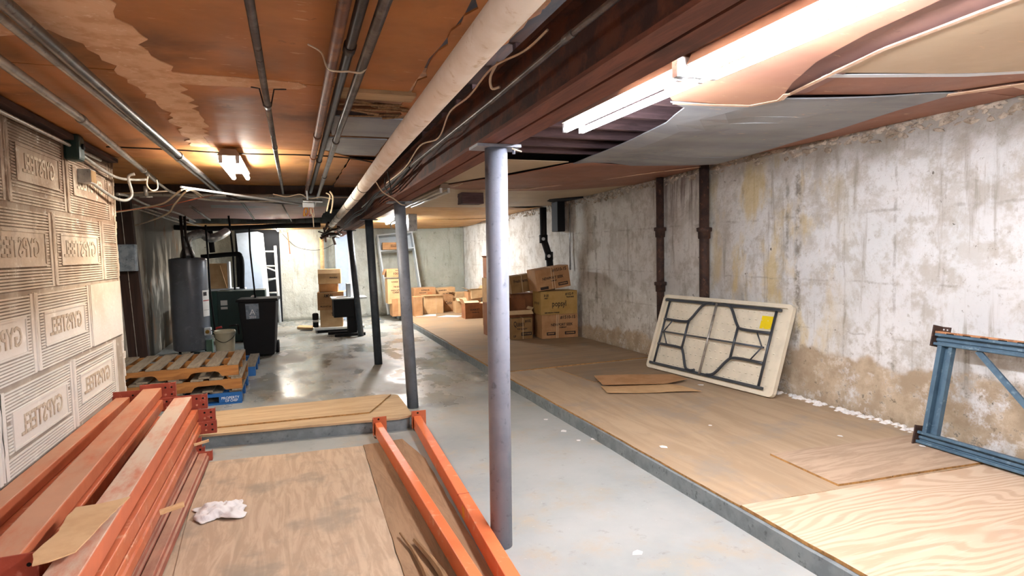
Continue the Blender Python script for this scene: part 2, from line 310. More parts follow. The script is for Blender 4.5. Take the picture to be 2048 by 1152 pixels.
# ------------------------------------------------------------------ mesh helpers
class MB:
    def __init__(s): s.bm = bmesh.new(); s.mats = []; s.cur = 0
    def mat(s, m):
        if m not in s.mats: s.mats.append(m)
        s.cur = s.mats.index(m); return s
    def _tag(s, n0):
        for f in list(s.bm.faces)[n0:]: f.material_index = s.cur
    def hexa(s, v):     # 8 points: bottom 4 ccw, top 4 ccw
        vs = [s.bm.verts.new(p) for p in v]
        for f in ((0, 3, 2, 1), (4, 5, 6, 7), (0, 1, 5, 4), (1, 2, 6, 5), (2, 3, 7, 6), (3, 0, 4, 7)):
            s.bm.faces.new([vs[i] for i in f]).material_index = s.cur
        return s
    def box(s, a, b):
        (x0, y0, z0), (x1, y1, z1) = a, b
        return s.hexa([(x0, y0, z0), (x1, y0, z0), (x1, y1, z0), (x0, y1, z0), (x0, y0, z1), (x1, y0, z1), (x1, y1, z1), (x0, y1, z1)])
    def obox(s, o, ax, ay, az):   # corner o and three edge vectors
        o, ax, ay, az = map(Vector, (o, ax, ay, az))
        return s.hexa([o, o+ax, o+ax+ay, o+ay, o+az, o+ax+az, o+ax+ay+az, o+ay+az])
    def bar(s, a, b, w, h, up=(0, 0, 1)):
        a, b, up = Vector(a), Vector(b), Vector(up); d = (b-a).normalized(); sd = d.cross(up).normalized(); u = sd.cross(d)
        return s.hexa([a-sd*w/2-u*h/2, a+sd*w/2-u*h/2, b+sd*w/2-u*h/2, b-sd*w/2-u*h/2, a-sd*w/2+u*h/2, a+sd*w/2+u*h/2, b+sd*w/2+u*h/2, b-sd*w/2+u*h/2])
    def tube(s, pts, r, n=12, smooth=0, cap=True):
        pts = [Vector(p) for p in pts]
        if smooth and len(pts) > 2:
            out = []
            for i in range(len(pts)-1):
                p0 = pts[max(i-1, 0)]; p1 = pts[i]; p2 = pts[i+1]; p3 = pts[min(i+2, len(pts)-1)]
                for k in range(smooth):
                    t = k/smooth
                    out.append(.5*((2*p1)+(p2-p0)*t+(2*p0-5*p1+4*p2-p3)*t*t+(3*p1-p0-3*p2+p3)*t**3))
            out.append(pts[-1]); pts = out
        rs = r if isinstance(r, (list, tuple)) else [r]*len(pts)
        if len(rs) != len(pts): rs = [rs[0]+(rs[-1]-rs[0])*i/(len(pts)-1) for i in range(len(pts))]
        prev = None; rings = []
        for i, p in enumerate(pts):
            d = (pts[min(i+1, len(pts)-1)]-pts[max(i-1, 0)]).normalized()
            if prev is None: u = d.cross(Vector((0, 0, 1)) if abs(d.z) < .9 else Vector((1, 0, 0))).normalized()
            else: u = (prev-d*prev.dot(d)).normalized()
            prev = u; v = d.cross(u)
            rings.append([s.bm.verts.new(p+(u*math.cos(2*PI*k/n)+v*math.sin(2*PI*k/n))*rs[i]) for k in range(n)])
        for a, b in zip(rings, rings[1:]):
            for k in range(n):
                f = s.bm.faces.new((a[k], a[(k+1) % n], b[(k+1) % n], b[k])); f.material_index = s.cur; f.smooth = n > 6
        if cap:
            s.bm.faces.new(rings[0][::-1]).material_index = s.cur; s.bm.faces.new(rings[-1]).material_index = s.cur
        return s
    def lathe(s, prof, c=(0, 0, 0), n=32):   # (r, z) profile around a vertical axis
        c = Vector(c); rings = [[s.bm.verts.new(c+Vector((r*math.cos(2*PI*k/n), r*math.sin(2*PI*k/n), z))) for k in range(n)] for r, z in prof]
        for a, b in zip(rings, rings[1:]):
            for k in range(n):
                f = s.bm.faces.new((a[k], a[(k+1) % n], b[(k+1) % n], b[k])); f.material_index = s.cur; f.smooth = True
        s.bm.faces.new(rings[0][::-1]).material_index = s.cur; s.bm.faces.new(rings[-1]).material_index = s.cur
        return s
    def prism(s, poly, z0, z1):
        a = [s.bm.verts.new((p[0], p[1], z0)) for p in poly]; b = [s.bm.verts.new((p[0], p[1], z1)) for p in poly]; n = len(poly)
        area = sum(poly[i][0]*poly[(i+1) % n][1]-poly[(i+1) % n][0]*poly[i][1] for i in range(n))
        fs = [s.bm.faces.new(a[::-1]), s.bm.faces.new(b)] + [s.bm.faces.new((a[i], a[(i+1) % n], b[(i+1) % n], b[i])) for i in range(n)]
        for f in fs:
            f.material_index = s.cur
            if area < 0: f.normal_flip()
        return s
    def quad(s, *p):
        s.bm.faces.new([s.bm.verts.new(q) for q in p]).material_index = s.cur; return s
    def build(s, name, m=None, parent=None, bevel=0, loc=None):
        if m is not None and not s.mats: s.mats = [m]
        me = bpy.data.meshes.new(name); s.bm.normal_update(); s.bm.to_mesh(me); s.bm.free()
        for k in s.mats: me.materials.append(M[k] if isinstance(k, str) else k)
        o = bpy.data.objects.new(name, me); COL.objects.link(o)
        if parent: o.parent = parent
        if bevel:
            b = o.modifiers.new('bevel', 'BEVEL'); b.width = bevel; b.segments = 2; b.limit_method = 'ANGLE'
        return o
def tag(o, label=None, cat=None, group=None, kind=None):
    for k, v in (('label', label), ('category', cat), ('group', group), ('kind', kind)):
        if v: o[k] = v
    return o
def thing(name, label, cat, loc=(0, 0, 0), rot=(0, 0, 0), group=None):
    o = bpy.data.objects.new(name, None); COL.objects.link(o); o.location = loc; o.rotation_euler = rot; o.empty_display_size = .1
    return tag(o, label, cat, group)
def struct(o): o['kind'] = 'structure'; return o
def text_mesh(txt, size, m, parent, name='printing', loc=(0, 0, 0), rot=(PI/2, 0, 0), sx=1.0, ext=.0006, mirror=False, bold=0, w=None):
    cu = bpy.data.curves.new(name, 'FONT'); cu.body = txt; cu.size = size; cu.extrude = ext; cu.align_x = 'CENTER'; cu.align_y = 'CENTER'; cu.offset = bold; cu.resolution_u = 2
    t = bpy.data.objects.new(name, cu); COL.objects.link(t); bpy.context.view_layer.update()
    me = bpy.data.meshes.new_from_object(t.evaluated_get(bpy.context.evaluated_depsgraph_get())); bpy.data.objects.remove(t)
    me.materials.clear(); me.materials.append(M[m])
    xs = [v.co.x for v in me.vertices]; wd = max(xs)-min(xs)
    if w: sx = w/wd
    me.transform(Matrix.Diagonal((-sx if mirror else sx, 1, 1, 1)))
    if mirror: me.flip_normals()
    o = bpy.data.objects.new(name, me); COL.objects.link(o); o.location = loc; o.rotation_euler = rot
    if parent: o.parent = parent
    return o
def copy_thing(root):
    r = root.copy(); COL.objects.link(r)
    for ch in root.children:
        c = ch.copy(); COL.objects.link(c); c.parent = r
        for g in ch.children:
            d = g.copy(); COL.objects.link(d); d.parent = c
    return r
def sheet(poly, z, dz=None, th=.006, cuts=3, flip=False):   # polygon in plan -> fine grid, displaced by dz(x,y), thickness upwards
    bm = bmesh.new(); f = bm.faces.new([bm.verts.new((p[0], p[1], 0)) for p in poly])
    bmesh.ops.triangulate(bm, faces=[f])
    if cuts:
        for _ in range(cuts):
            L = [e for e in bm.edges if e.calc_length() > .35]
            if L: bmesh.ops.subdivide_edges(bm, edges=L, cuts=1, use_grid_fill=True)
            bmesh.ops.triangulate(bm, faces=[f for f in bm.faces if len(f.verts) > 4])
    bm.normal_update()
    for f in bm.faces:
        if f.normal.z > 0: f.normal_flip()
    for v in bm.verts: v.co.z = (z(v.co.x, v.co.y) if callable(z) else z) + (dz(v.co.x, v.co.y) if dz else 0)
    low = list(bm.faces); ret = bmesh.ops.duplicate(bm, geom=low)
    up = [g for g in ret['geom'] if isinstance(g, bmesh.types.BMFace)]
    vm = ret['vert_map']
    for e in [e for e in bm.edges if e.is_boundary and e.verts[0] in vm and e.link_faces and e.link_faces[0] in low]:
        a, b = e.verts
        try: bm.faces.new((a, b, vm[b], vm[a]))
        except Exception: pass
    for g in ret['geom']:
        if isinstance(g, bmesh.types.BMVert): g.co.z += th
    for f in up: f.normal_flip()
    bmesh.ops.recalc_face_normals(bm, faces=bm.faces)
    b = MB(); b.bm.free(); b.bm = bm; return b
def rough_poly(pts, amp=.02, step=.12, seed=1):
    rnd = random.Random(seed); out = []
    for i, p in enumerate(pts):
        q = pts[(i+1) % len(pts)]; p = Vector(p[:2]); q = Vector(q[:2]); L = (q-p).length; n = max(1, int(L/step)); nr = Vector((-(q-p).y, (q-p).x)).normalized()
        for k in range(n): out.append(p+(q-p)*k/n + (nr*rnd.uniform(-amp, amp) if k else Vector((0, 0))))
    return out

# ================================================================== THE SHELL
def zR(x, y): return 2.42 + .05*min(1, max(0, (x-3.3)/1.1)) - .028*max(0, y-5.5)
def zL(x, y): return 2.42 if y < 8.1 else max(2.2, 2.36-.03*(y-8.1))
struct(MB().box((-2.5, -4, -.1), (4.9, 15.3, 0)).build('floor', 'floor'))
struct(MB().box((-2.5, -4, 2.62), (4.9, 15.3, 2.72)).build('ceiling', 'darkwood'))

# right wall: straight to y 8, then easing inwards to the far corner
def grid_wall(p, nrm, th, ny, nz, z0, z1, amp, mat, name):
    bm = bmesh.new(); g = []
    for i in range(ny+1):
        row = []
        t = i/ny; base = p(t)
        for k in range(nz+1):
            z = z0+(z1-z0)*k/nz
            d = amp*(mnoise.noise((base.x*1.3+5, base.y*1.3, z*1.3))+.5*mnoise.noise((base.x*4, base.y*4+9, z*4)))
            row.append(bm.verts.new(base+nrm*d+Vector((0, 0, z))))
        g.append(row)
    for i in range(ny):
        for k in range(nz):
            f = bm.faces.new((g[i][k], g[i+1][k], g[i+1][k+1], g[i][k+1])); f.smooth = True
    fr = list(bm.faces); n0 = fr[len(fr)//2].normal.copy(); bm.normal_update(); n0 = fr[len(fr)//2].normal
    if n0.dot(nrm) < 0:
        for f in fr: f.normal_flip()
    # back and rim
    a, b = p(0)-nrm*th, p(1)-nrm*th; m_ = p(.6)-nrm*th
    r = bmesh.ops.extrude_edge_only(bm, edges=[e for e in bm.edges if e.is_boundary])
    for v in [v for v in r['geom'] if isinstance(v, bmesh.types.BMVert)]: v.co -= nrm*th
    me = bpy.data.meshes.new(name); bm.to_mesh(me); bm.free(); me.materials.append(M[mat]); o = bpy.data.objects.new(name, me); COL.objects.link(o); return struct(o)
def rwx(y): return 4.45 if y <= 8 else 4.45-.32*(y-8)/7
grid_wall(lambda t: Vector((rwx(-4+19*t), -4+19*t, 0)), Vector((-1, 0, 0)), .25, 190, 26, 0, 2.6, .012, 'wallR', 'wall_right')
grid_wall(lambda t: Vector((-2.4+7.1*t, 15, 0)), Vector((0, -1, 0)), .25, 70, 26, 0, 2.62, .03, 'back', 'wall_back')
struct(MB().box((-2.5, -4.2, 0), (4.9, -4, 2.62)).build('wall_front', 'back'))
# crumbling ledge along the top of the right wall
def crumbs(name, y0, y1, z0f, x0f, n, seed, mat='crumb', sgn=-1, big=1.0):
    rnd = random.Random(seed); b = MB()
    for i in range(n):
        y = y0+(y1-y0)*(i+rnd.random())/n; s = rnd.uniform(.03, .085)*big; z = z0f(y)-rnd.random()**1.5*.11; x = x0f(y)-sgn*.0+rnd.uniform(-.005, .012)*-sgn
        bm2 = bmesh.new(); bmesh.ops.create_icosphere(bm2, subdivisions=1, radius=1)
        sx, sy, sz = s*rnd.uniform(.25, .5), s*rnd.uniform(.7, 1.6), s*rnd.uniform(.35, .7)
        ro = Euler((rnd.uniform(-.4, .4), rnd.uniform(-.3, .3), rnd.uniform(-.3, .3))).to_matrix()
        vm = {}
        for v in bm2.verts:
            q = v.co*(1+.35*rnd.uniform(-1, 1)); q = ro @ Vector((q.x*sx, q.y*sy, q.z*sz)); vm[v] = b.bm.verts.new(q+Vector((x, y, z)))
        for f in bm2.faces: b.bm.faces.new([vm[v] for v in f.verts])
        bm2.free()
    return struct(b.build(name, mat))
crumbs('trim_1', 1.5, 13, lambda y: zR(4.4, y)-.005, rwx, 700, 3, big=.62)

# left wall of mirrored gypsum blocks
LX = -1.48; YE = 6.22
wl = struct(MB().box((-2.5, -4, 0), (LX, YE, 2.45)).build('wall_left', 'blockg'))
rows = [(.37, .87, [3.8, 4.9, 5.95]), (.87, 1.37, [1.25, 2.27, 3.29, 4.33, 5.36, 6.4]), (1.37, 1.87, [1.55, 2.6, 3.65, 4.70, 5.77, 6.8]), (1.87, 2.37, [1.95, 3.02, 4.08, 5.02, 6.08]), (-.13, .37, [3.3, 4.3, 5.3, 6.3]), (.37, .87, [1.7, 2.75, 3.8])]
b = MB(); rnd = random.Random(5); letters = []
for z0, z1, ys in rows:
    b.mat('blockf')
    for ya, yb in zip(ys, ys[1:]):
        ya2, yb2 = ya+.022, min(yb-.022, YE-.01)
        if yb2-ya2 < .12: continue
        zz0, zz1 = max(z0+.014, .01), z1-.014
        smooth_block = (z0 == .87 and ya > 5.3)
        x1 = LX+.010
        if smooth_block: b.box((LX-.01, ya2, zz0), (x1+.003, yb2, zz1)); continue
        # border rails
        for r in ((ya2, ya2+.035, zz0, zz1), (yb2-.035, yb2, zz0, zz1)): b.box((LX-.01, r[0], r[2]), (x1, r[1], r[3]))
        pz0, pz1 = (z0+.16, z0+.345); py0, py1 = ya2+.13, yb2-.13
        full = yb2-ya2 > .7
        n = int((zz1-zz0)/.0175)
        for i in range(n):
            za = zz0+(zz1-zz0)*i/n; zb = za+.0095
            if rnd.random() < .03: continue
            if full and za > pz0-.02 and za < pz1+.005:
                b.box((LX-.01, ya2+.05, za), (x1-.002, py0-.02, zb)); b.box((LX-.01, py1+.02, za), (x1-.002, yb2-.05, zb))
            else: b.box((LX-.01, ya2+.035, za), (x1-.002, yb2-.035, zb))
        if full:
            b.box((LX-.01, py0-.02, pz0-.015), (x1-.001, py1+.02, pz1+.015))   # panel
            fr = .012
            for r in ((py0-.02, py1+.02, pz0-.015, pz0-.015+fr), (py0-.02, py1+.02, pz1+.015-fr, pz1+.015), (py0-.02, py0-.02+fr, pz0, pz1), (py1+.02-fr, py1+.02, pz0, pz1)):
                b.box((x1-.001, r[0], r[2]), (x1+.004, r[1], r[3]))
            letters.append(((py0+py1)/2, (pz0+pz1)/2, py1-py0-.06, pz1-pz0))
# top dusty ledge course and mortar
b.box((LX-.01, 1, 2.37), (LX+.012, 5.7, 2.40))
b.build('block_faces', 'blockf', wl)
for k, (yc, zc, wd, hh) in enumerate(letters):
    if yc < 2.4: continue
    text_mesh('GYPSTEEL', .16, 'blockl', wl, 'embossed_lettering', (LX+.0105, yc, zc), (PI/2, 0, PI/2), ext=.003, mirror=True, w=wd*rnd.uniform(.85, 1), bold=.002)
# mortar squeeze and broken end of the wall
b = MB().mat('blockf'); rnd = random.Random(9)
for z0, z1, ys in rows:
    for y in [q for q in ys if 3 < q < YE-.1]:
        pts = [(LX+.004, y+rnd.uniform(-.008, .008), max(z0, 0)+.02+(z1-max(z0, 0)-.03)*i/8) for i in range(9)]
        b.tube(pts, .012, 6)
b.build('mortar', 'blockf', wl)
crumbs('trim_2', 0, 1, lambda y: 0, lambda y: 0, 1, 1) if False else None
b = MB(); rnd = random.Random(11)
for i in range(46):
    z = i*.053+.02; s = rnd.uniform(.02, .045)
    b.obox((LX-.20, YE-.03+rnd.uniform(-.01, .02), z), (.205+rnd.uniform(0, .008), 0, 0), (0, s, 0), (0, 0, .06))
b.build('broken_end', 'blockf', wl)

# streaked wall beyond the blocks to the back corner, far end painted in shade
grid_wall(lambda t: Vector((-2.15, YE-.2+8.9*t, 0)), Vector((1, 0, 0)), .25, 60, 26, 0, 2.62, .02, 'sidewall', 'wall_side')

# dark doorway in the back wall: its dark inside put on as a flat black board
dv = struct(MB().box((-1.24, 14.93, .0), (-.30, 14.965, 2.16)).build('door_1', 'doorvoid'))
# pale blue pilaster
struct(MB().box((.93, 14.55, 0), (1.2, 14.98, 2.12)).build('trim_3', 'paleblue', bevel=.01))
MBt = MB().mat('whitepaint').box((1.2, 14.6, 0), (1.30, 14.98, 2.12)); struct(MBt.build('trim_4', 'whitepaint'))

# ================================================================== RAISED PLATFORM
plat = thing('raised_platform', 'long low raised platform along the right concrete wall, with a grey painted timber edge', 'platform', (0, 0, 0))
MB().box((2.27, -3.9, 0), (4.42, 8.0, .100)).build('deck', 'platboard', plat)
MB().prism([(2.27, 8.0), (4.42, 8.0), (4.12, 14.9), (2.27, 14.9)], 0, .100).build('deck', 'platboard2', plat)
b = MB()
edge = rough_poly([(2.27, -3.9), (2.24, -3.9), (2.235, 4), (2.21, 6.5), (2.235, 9), (2.24, 14.9), (2.27, 14.9)], .004, .4, 3)
b.prism(edge, 0, .098).build('edge_board', 'edgegrey', plat)

def sheet_thing(name, label, cat, poly, z0, z1, mat, edge_mat=None, group=None, amp=.004):
    b = MB(); pp = rough_poly(poly, amp, .15, int(abs(poly[0][0]*100))); b.mat(mat).prism(pp, z0, z1)
    if edge_mat:
        b.mats.append(edge_mat)
        b.bm.normal_update()
        for f in b.bm.faces:
            if abs(f.normal.z) < .5: f.material_index = 1
    return tag(b.build(name, mat), label, cat, group)
E1 = .100
sheet_thing('plywood_sheet', 'large plywood sheet with bold wandering grain, nearest the camera on the platform', 'plywood', [(2.255, -3.8), (4.40, -3.8), (4.40, 2.47), (2.262, 2.60)], E1, .119, 'ply', 'edgewood')
sheet_thing('hardboard_sheet', 'smooth tan floor sheet on the platform, beside the plywood with bold grain', 'floor sheet', [(2.262, 2.61), (4.40, 2.485), (4.40, 6.65), (2.93, 6.60), (2.37, 6.60), (2.225, 6.6)], E1, .113, 'platboard', 'edgewood')
sheet_thing('plywood_offcut', 'small weathered plywood offcut lying on the tan sheet, in front of the blue frame', 'plywood', [(3.00, 3.17), (2.97, 2.60), (4.16, 2.51), (4.32, 3.07)], .113, .126, 'greyply', 'edgewood')
sheet_thing('hardboard_sheet', 'thin dirty brown sheet lying beside the folding table, under the flattened cardboard', 'floor sheet', [(2.90, 6.56), (2.98, 5.68), (4.2, 5.6), (4.32, 6.56)], .113, .118, 'platboard2', 'edgewood')
sheet_thing('hardboard_sheet', 'worn brown floor sheet in front of the tied boxes by the right wall', 'floor sheet', [(2.225, 6.62), (4.38, 6.68), (4.33, 9.2), (2.24, 9.2)], E1, .118, 'platboard2', 'edgewood')
sheet_thing('hardboard_sheet', 'farthest pale brown floor sheet, under the scattered boxes by the back wall', 'floor sheet', [(2.25, 9.22), (4.33, 9.22), (4.10, 14.85), (2.25, 14.85)], E1, .115, 'platboard2')

# left low platform with plank
lp = thing('low_platform', 'low wooden platform across the aisle beside the second column, grey painted front', 'platform')
MB().prism([(-1.46, 5.42), (.80, 5.19), (.905, 5.23), (.915, 6.0), (.80, 6.08), (-1.46, 6.08)], 0, .098).build('frame', 'edgegrey', lp)
b = MB().mat('plank').prism(rough_poly([(-1.46, 5.40), (.80, 5.17), (.93, 5.21), (.93, 6.02), (.80, 6.1), (-1.46, 6.1)], .005, .2, 4), .098, .116)
b.build('top_board', 'plank', lp)
sheet_thing('plank', 'wide thin loose board lying on the low platform', 'board', [(-1.0, 5.50), (.58, 5.42), (.86, 6.02), (-1.0, 6.04)], .117, .129, 'plank', 'edgewood')

# floor plywood, left
sheet_thing('plywood_sheet', 'large stained plywood sheet on the floor left of the bright orange beams', 'plywood', [(-.50, 1.2), (.40, 1.2), (.455, 4.83), (-.66, 4.92), (-.66, 4.0)], 0.004, .016, 'plyL', 'edgewood')
sheet_thing('plywood_sheet', 'darker plywood sheet on the floor under the bright orange beams', 'plywood', [(.405, 1.2), (.80, 1.2), (.86, 4.35), (.78, 4.9), (.46, 4.87)], 0.0, .010, 'plyL2', 'edgewood')
sheet_thing('plywood_sheet', 'narrow strip of plywood on the floor against the stack of dusty beams', 'plywood', [(-1.2, 1.2), (-.51, 1.2), (-.53, 3.9), (-.67, 4.9), (-.9, 4.95)], 0.0, .010, 'plyL', 'edgewood')

# ================================================================== CEILING BOARDS
def cpanel(label, poly, mat, z, dz=None, amp=.01, name='ceiling_board', cat='ceiling board', seed=1, step=.18, th=.008, group=None):
    return tag(sheet(rough_poly(poly, amp, step, seed), z, dz, th).build(name, mat), label, cat, group)
def wav(a, s=1.0, ox=0, oy=0): return lambda x, y: a*mnoise.noise((x*s+ox, y*s+oy, 3.3))
# --- left bay
cpanel('amber hardboard ceiling board at the top left corner, patched with a broad pale smear', [(-1.47, -3.9), (-.62, -3.9), (-.62, 3.27), (-1.47, 3.27)], 'hardL', 2.42, wav(.012), seed=2)
cpanel('amber hardboard ceiling board in front of the taped joint, between the pipes and the white pipe', [(-.615, -3.9), (.62, -3.9), (.62, 3.27), (-.615, 3.27)], 'hardL', 2.42, wav(.012), seed=3)
cpanel('narrow amber ceiling board between the white pipe and the rusty beam', [(.625, -3.9), (.88, -3.9), (.86, 1.6), (.88, 2.4), (.80, 3.1), (.84, 3.6), (.66, 3.9), (.64, 3.3)], 'hardL', 2.415, amp=.02, seed=4, step=.08)
cpanel('amber ceiling board above the left wall, behind the taped joint', [(-1.47, 3.28), (-.62, 3.28), (-.62, 6.05), (-1.47, 6.05)], 'hardL', 2.42, wav(.014), seed=5)
cpanel('amber ceiling board behind the taped joint, between the left pipes and the three rusty pipes', [(-.615, 3.28), (.27, 3.28), (.27, 5.32), (-.615, 5.32)], 'hardL', 2.42, wav(.014), seed=6)
cpanel('honey coloured ceiling board around the lit fixture in the left bay', [(-.9, 5.34), (.30, 5.34), (.505, 5.6), (.505, 8.05), (-.9, 8.05)], 'hardL2', 2.42, wav(.018), seed=7)
cpanel('honey coloured ceiling board over the loops of old wire, beyond the left wall', [(-2.1, 6.07), (-.91, 6.07), (-.91, 8.05), (-2.1, 8.05)], 'hardL2', 2.42, wav(.018), seed=8)
cpanel('small dirty grey sheet patch beside the white pipe, nailed over a hole', [(.28, 4.0), (.72, 4.0), (.74, 4.65), (.30, 4.65)], 'greysheet', 2.425, wav(.01), seed=9, name='metal_patch', cat='patch')
cpanel('second grey sheet patch farther along the white pipe, by the black cable', [(.22, 4.75), (.72, 4.75), (.72, 5.5), (.20, 5.55)], 'greysheet', 2.425, wav(.01), seed=10, name='metal_patch', cat='patch')
cpanel('brown hardboard strip beside the rusty beam above the far end of the white pipe', [(.515, 5.6), (.88, 5.6), (.88, 9.5), (.515, 9.5)], 'hardL', 2.40, wav(.02), seed=12)
cpanel('blue grey metal sheet above the far lowered ceiling, left of the white pipe', [(-.95, 8.25), (.50, 8.25), (.55, 10.3), (-1.2, 10.6)], 'greysheet', 2.36, lambda x, y: -.03*(y-8.25)/2+.03*mnoise.noise((x*1.3, y, 1)), seed=13, name='metal_sheet', cat='sheet')
cpanel('dark red brown sagging board above the boiler', [(-2.1, 8.25), (-.97, 8.25), (-1.22, 10.6), (.55, 10.32), (.6, 13.6), (-2.1, 13.6)], 'hardR2', 2.33, wav(.05, .8), seed=14)
cpanel('tan ceiling board strip over the dark doorway, at the far end', [(-2.1, 13.65), (1.0, 13.65), (1.0, 14.95), (-2.1, 14.95)], 'farboard', 2.22, wav(.02), seed=15)
# plaster smears: raised joint compound
jc = thing('joint_compound', 'broad ragged smear of pale joint compound running along the amber ceiling at top left', 'plaster')
def smear(poly, z, seed, amp=.03, parent=jc, mat='compound', nm='smear', step=.07):
    return sheet(rough_poly(poly, amp, step, seed), z, wav(.012), .006, cuts=2).build(nm, mat, parent)
smear([(-.86, 1.6), (-.54, 1.6), (-.56, 2.5), (-.50, 3.2), (-.50, 3.45), (-.50, 4.2), (-.58, 5.3), (-.72, 5.3), (-.68, 4.2), (-.72, 3.4), (-.76, 2.9), (-.86, 2.6)], 2.4155, 21)
smear([(-1.2, 2.75), (-.80, 2.55), (-.82, 2.75), (-1.1, 2.95)], 2.415, 22, .01)
smear([(-.52, 3.22), (.06, 3.24), (.10, 3.30), (.06, 3.36), (-.52, 3.42)], 2.4155, 23, .008)
tag(sheet(rough_poly([(.70, .9), (.84, .9), (.86, 1.7), (.86, 2.4), (.80, 3.0), (.72, 3.05), (.76, 2.4), (.70, 1.8)], .02, .06, 31), 2.409, None, .005, cuts=2).build('joint_compound', 'compound'), 'ragged pale smear of joint compound on the ceiling strip beside the rusty beam', 'plaster')
tag(MB().box((.26, 3.28, 2.395), (.66, 3.42, 2.425)).build('ceiling_batten', 'plank'), 'short pale batten across the ceiling just before the splintered hole', 'batten')

# --- right bay
open_edge = [(2.12, 3.04), (2.30, 3.15), (2.44, 3.55), (2.52, 4.1), (2.56, 4.6), (2.62, 5.2), (2.64, 5.42)]
cpanel('rose hardboard ceiling board around the near lit fixture', [(1.22, -3.9), (2.0, -3.9), (2.12, .6), (2.19, 1.5), (2.24, 1.85), (2.34, 2.2), (2.50, 2.5), (2.70, 2.79), (2.66, 2.97), (2.40, 3.0), (2.12, 3.02), (1.9, 2.8), (1.22, 2.8)], 'hardR', lambda x, y: zR(x, y)-.012, lambda x, y: -.02*max(0, x-1.9), amp=.004, seed=41)
cpanel('mauve curling ceiling board between the rose and the beige boards', [(1.90, -3.9), (2.75, -3.9), (2.75, .8), (2.75, 1.4), (2.72, 2.0), (2.70, 2.34), (2.80, 2.70), (2.68, 2.82), (2.4, 2.6), (2.05, 1.9)], 'hardR2', lambda x, y: zR(x, y)+.01, lambda x, y: .02*math.sin(x*6), amp=.003, seed=42)
cpanel('large beige ceiling board at the top right, next to the right wall', [(2.56, -3.9), (4.44, -3.9), (4.44, 1.9), (3.42, 2.16), (2.62, 2.36), (2.53, 2.0), (2.48, 1.4), (2.51, .8)], 'beigeboard', lambda x, y: zR(x, y)-.004, wav(.01), amp=.003, seed=43)
cpanel('brown ceiling board strip between the beige board and the grey metal sheet', [(2.66, 2.46), (3.42, 2.24), (4.1, 2.06), (3.80, 2.49), (2.76, 2.80)], 'hardR3', lambda x, y: zR(x, y)+.004, None, amp=.003, seed=44)
cpanel('small brown ceiling board in the corner over the blue frame', [(4.12, 2.07), (4.44, 1.93), (4.44, 2.6), (3.86, 2.52)], 'hardR3', lambda x, y: zR(x, y)+.004, None, amp=.003, seed=45)
def sagF(x, y): return -.05*math.exp(-((x-4.0)**2/.5+(y-5.0)**2/1.0)) - .03*math.exp(-((x-2.7)**2/.05+(y-4.2)**2/2)) + .015*mnoise.noise((x*1.5, y*1.5, 0))
cpanel('large sagging grey metal sheet hanging from the right ceiling', open_edge + [(2.80, 5.33), (3.3, 5.42), (3.75, 5.25), (4.18, 5.22), (4.10, 4.3), (3.98, 3.4), (3.80, 2.52), (3.2, 2.66), (2.72, 2.80), (2.67, 2.98)], 'greysheet', lambda x, y: zR(x, y)-.014, sagF, amp=.003, seed=46, name='metal_sheet', cat='sheet')
cpanel('narrow brown ceiling strip between the grey metal sheet and the right wall', [(3.80, 2.50), (4.44, 2.58), (4.44, 5.9), (4.1, 5.5), (4.19, 5.2), (4.08, 4.3), (3.97, 3.4)], 'hardR3', lambda x, y: zR(x, y)+.0, wav(.01), amp=.003, seed=47)
cpanel('rose brown bulging ceiling board behind the grey metal sheet', [(2.62, 5.44), (2.80, 5.36), (3.3, 5.44), (3.8, 5.26), (4.44, 5.6), (4.44, 7.2), (3.8, 7.46), (2.75, 7.60), (2.0, 7.55), (1.7, 7.3), (2.2, 6.4)], 'hardR3', lambda x, y: zR(x, y)-.012, lambda x, y: -.03*math.exp(-((x-3)**2+(y-6.2)**2)), amp=.004, seed=48)
cpanel('beige ceiling board just behind the open joists, right of the first column', [(1.15, 5.42), (2.60, 5.44), (2.2, 6.3), (1.65, 7.3), (1.15, 8.2)], 'beigeboard', lambda x, y: zR(x, y)-.01, None, amp=.003, seed=49)
cpanel('beige ceiling board above the tied boxes, running to the right wall', [(1.2, 8.3), (1.66, 7.36), (2.0, 7.6), (2.75, 7.65), (3.8, 7.52), (4.44, 7.25), (4.38, 9.9), (3.4, 9.9), (1.2, 9.9)], 'beigeboard', lambda x, y: zR(x, y)-.0, wav(.02), amp=.003, seed=50)
cpanel('tan ceiling board before the last one in the right bay', [(1.15, 9.92), (3.5, 9.92), (3.55, 10.5), (4.34, 10.3), (4.28, 12.4), (1.15, 12.2)], 'farboard', lambda x, y: zR(x, y)-.0, wav(.02), amp=.003, seed=51)
cpanel('last tan ceiling board in the right bay, touching the back wall', [(1.15, 12.24), (4.27, 12.44), (4.16, 14.95), (1.15, 14.95)], 'farboard', lambda x, y: zR(x, y)-.01, wav(.04), amp=.003, seed=52)
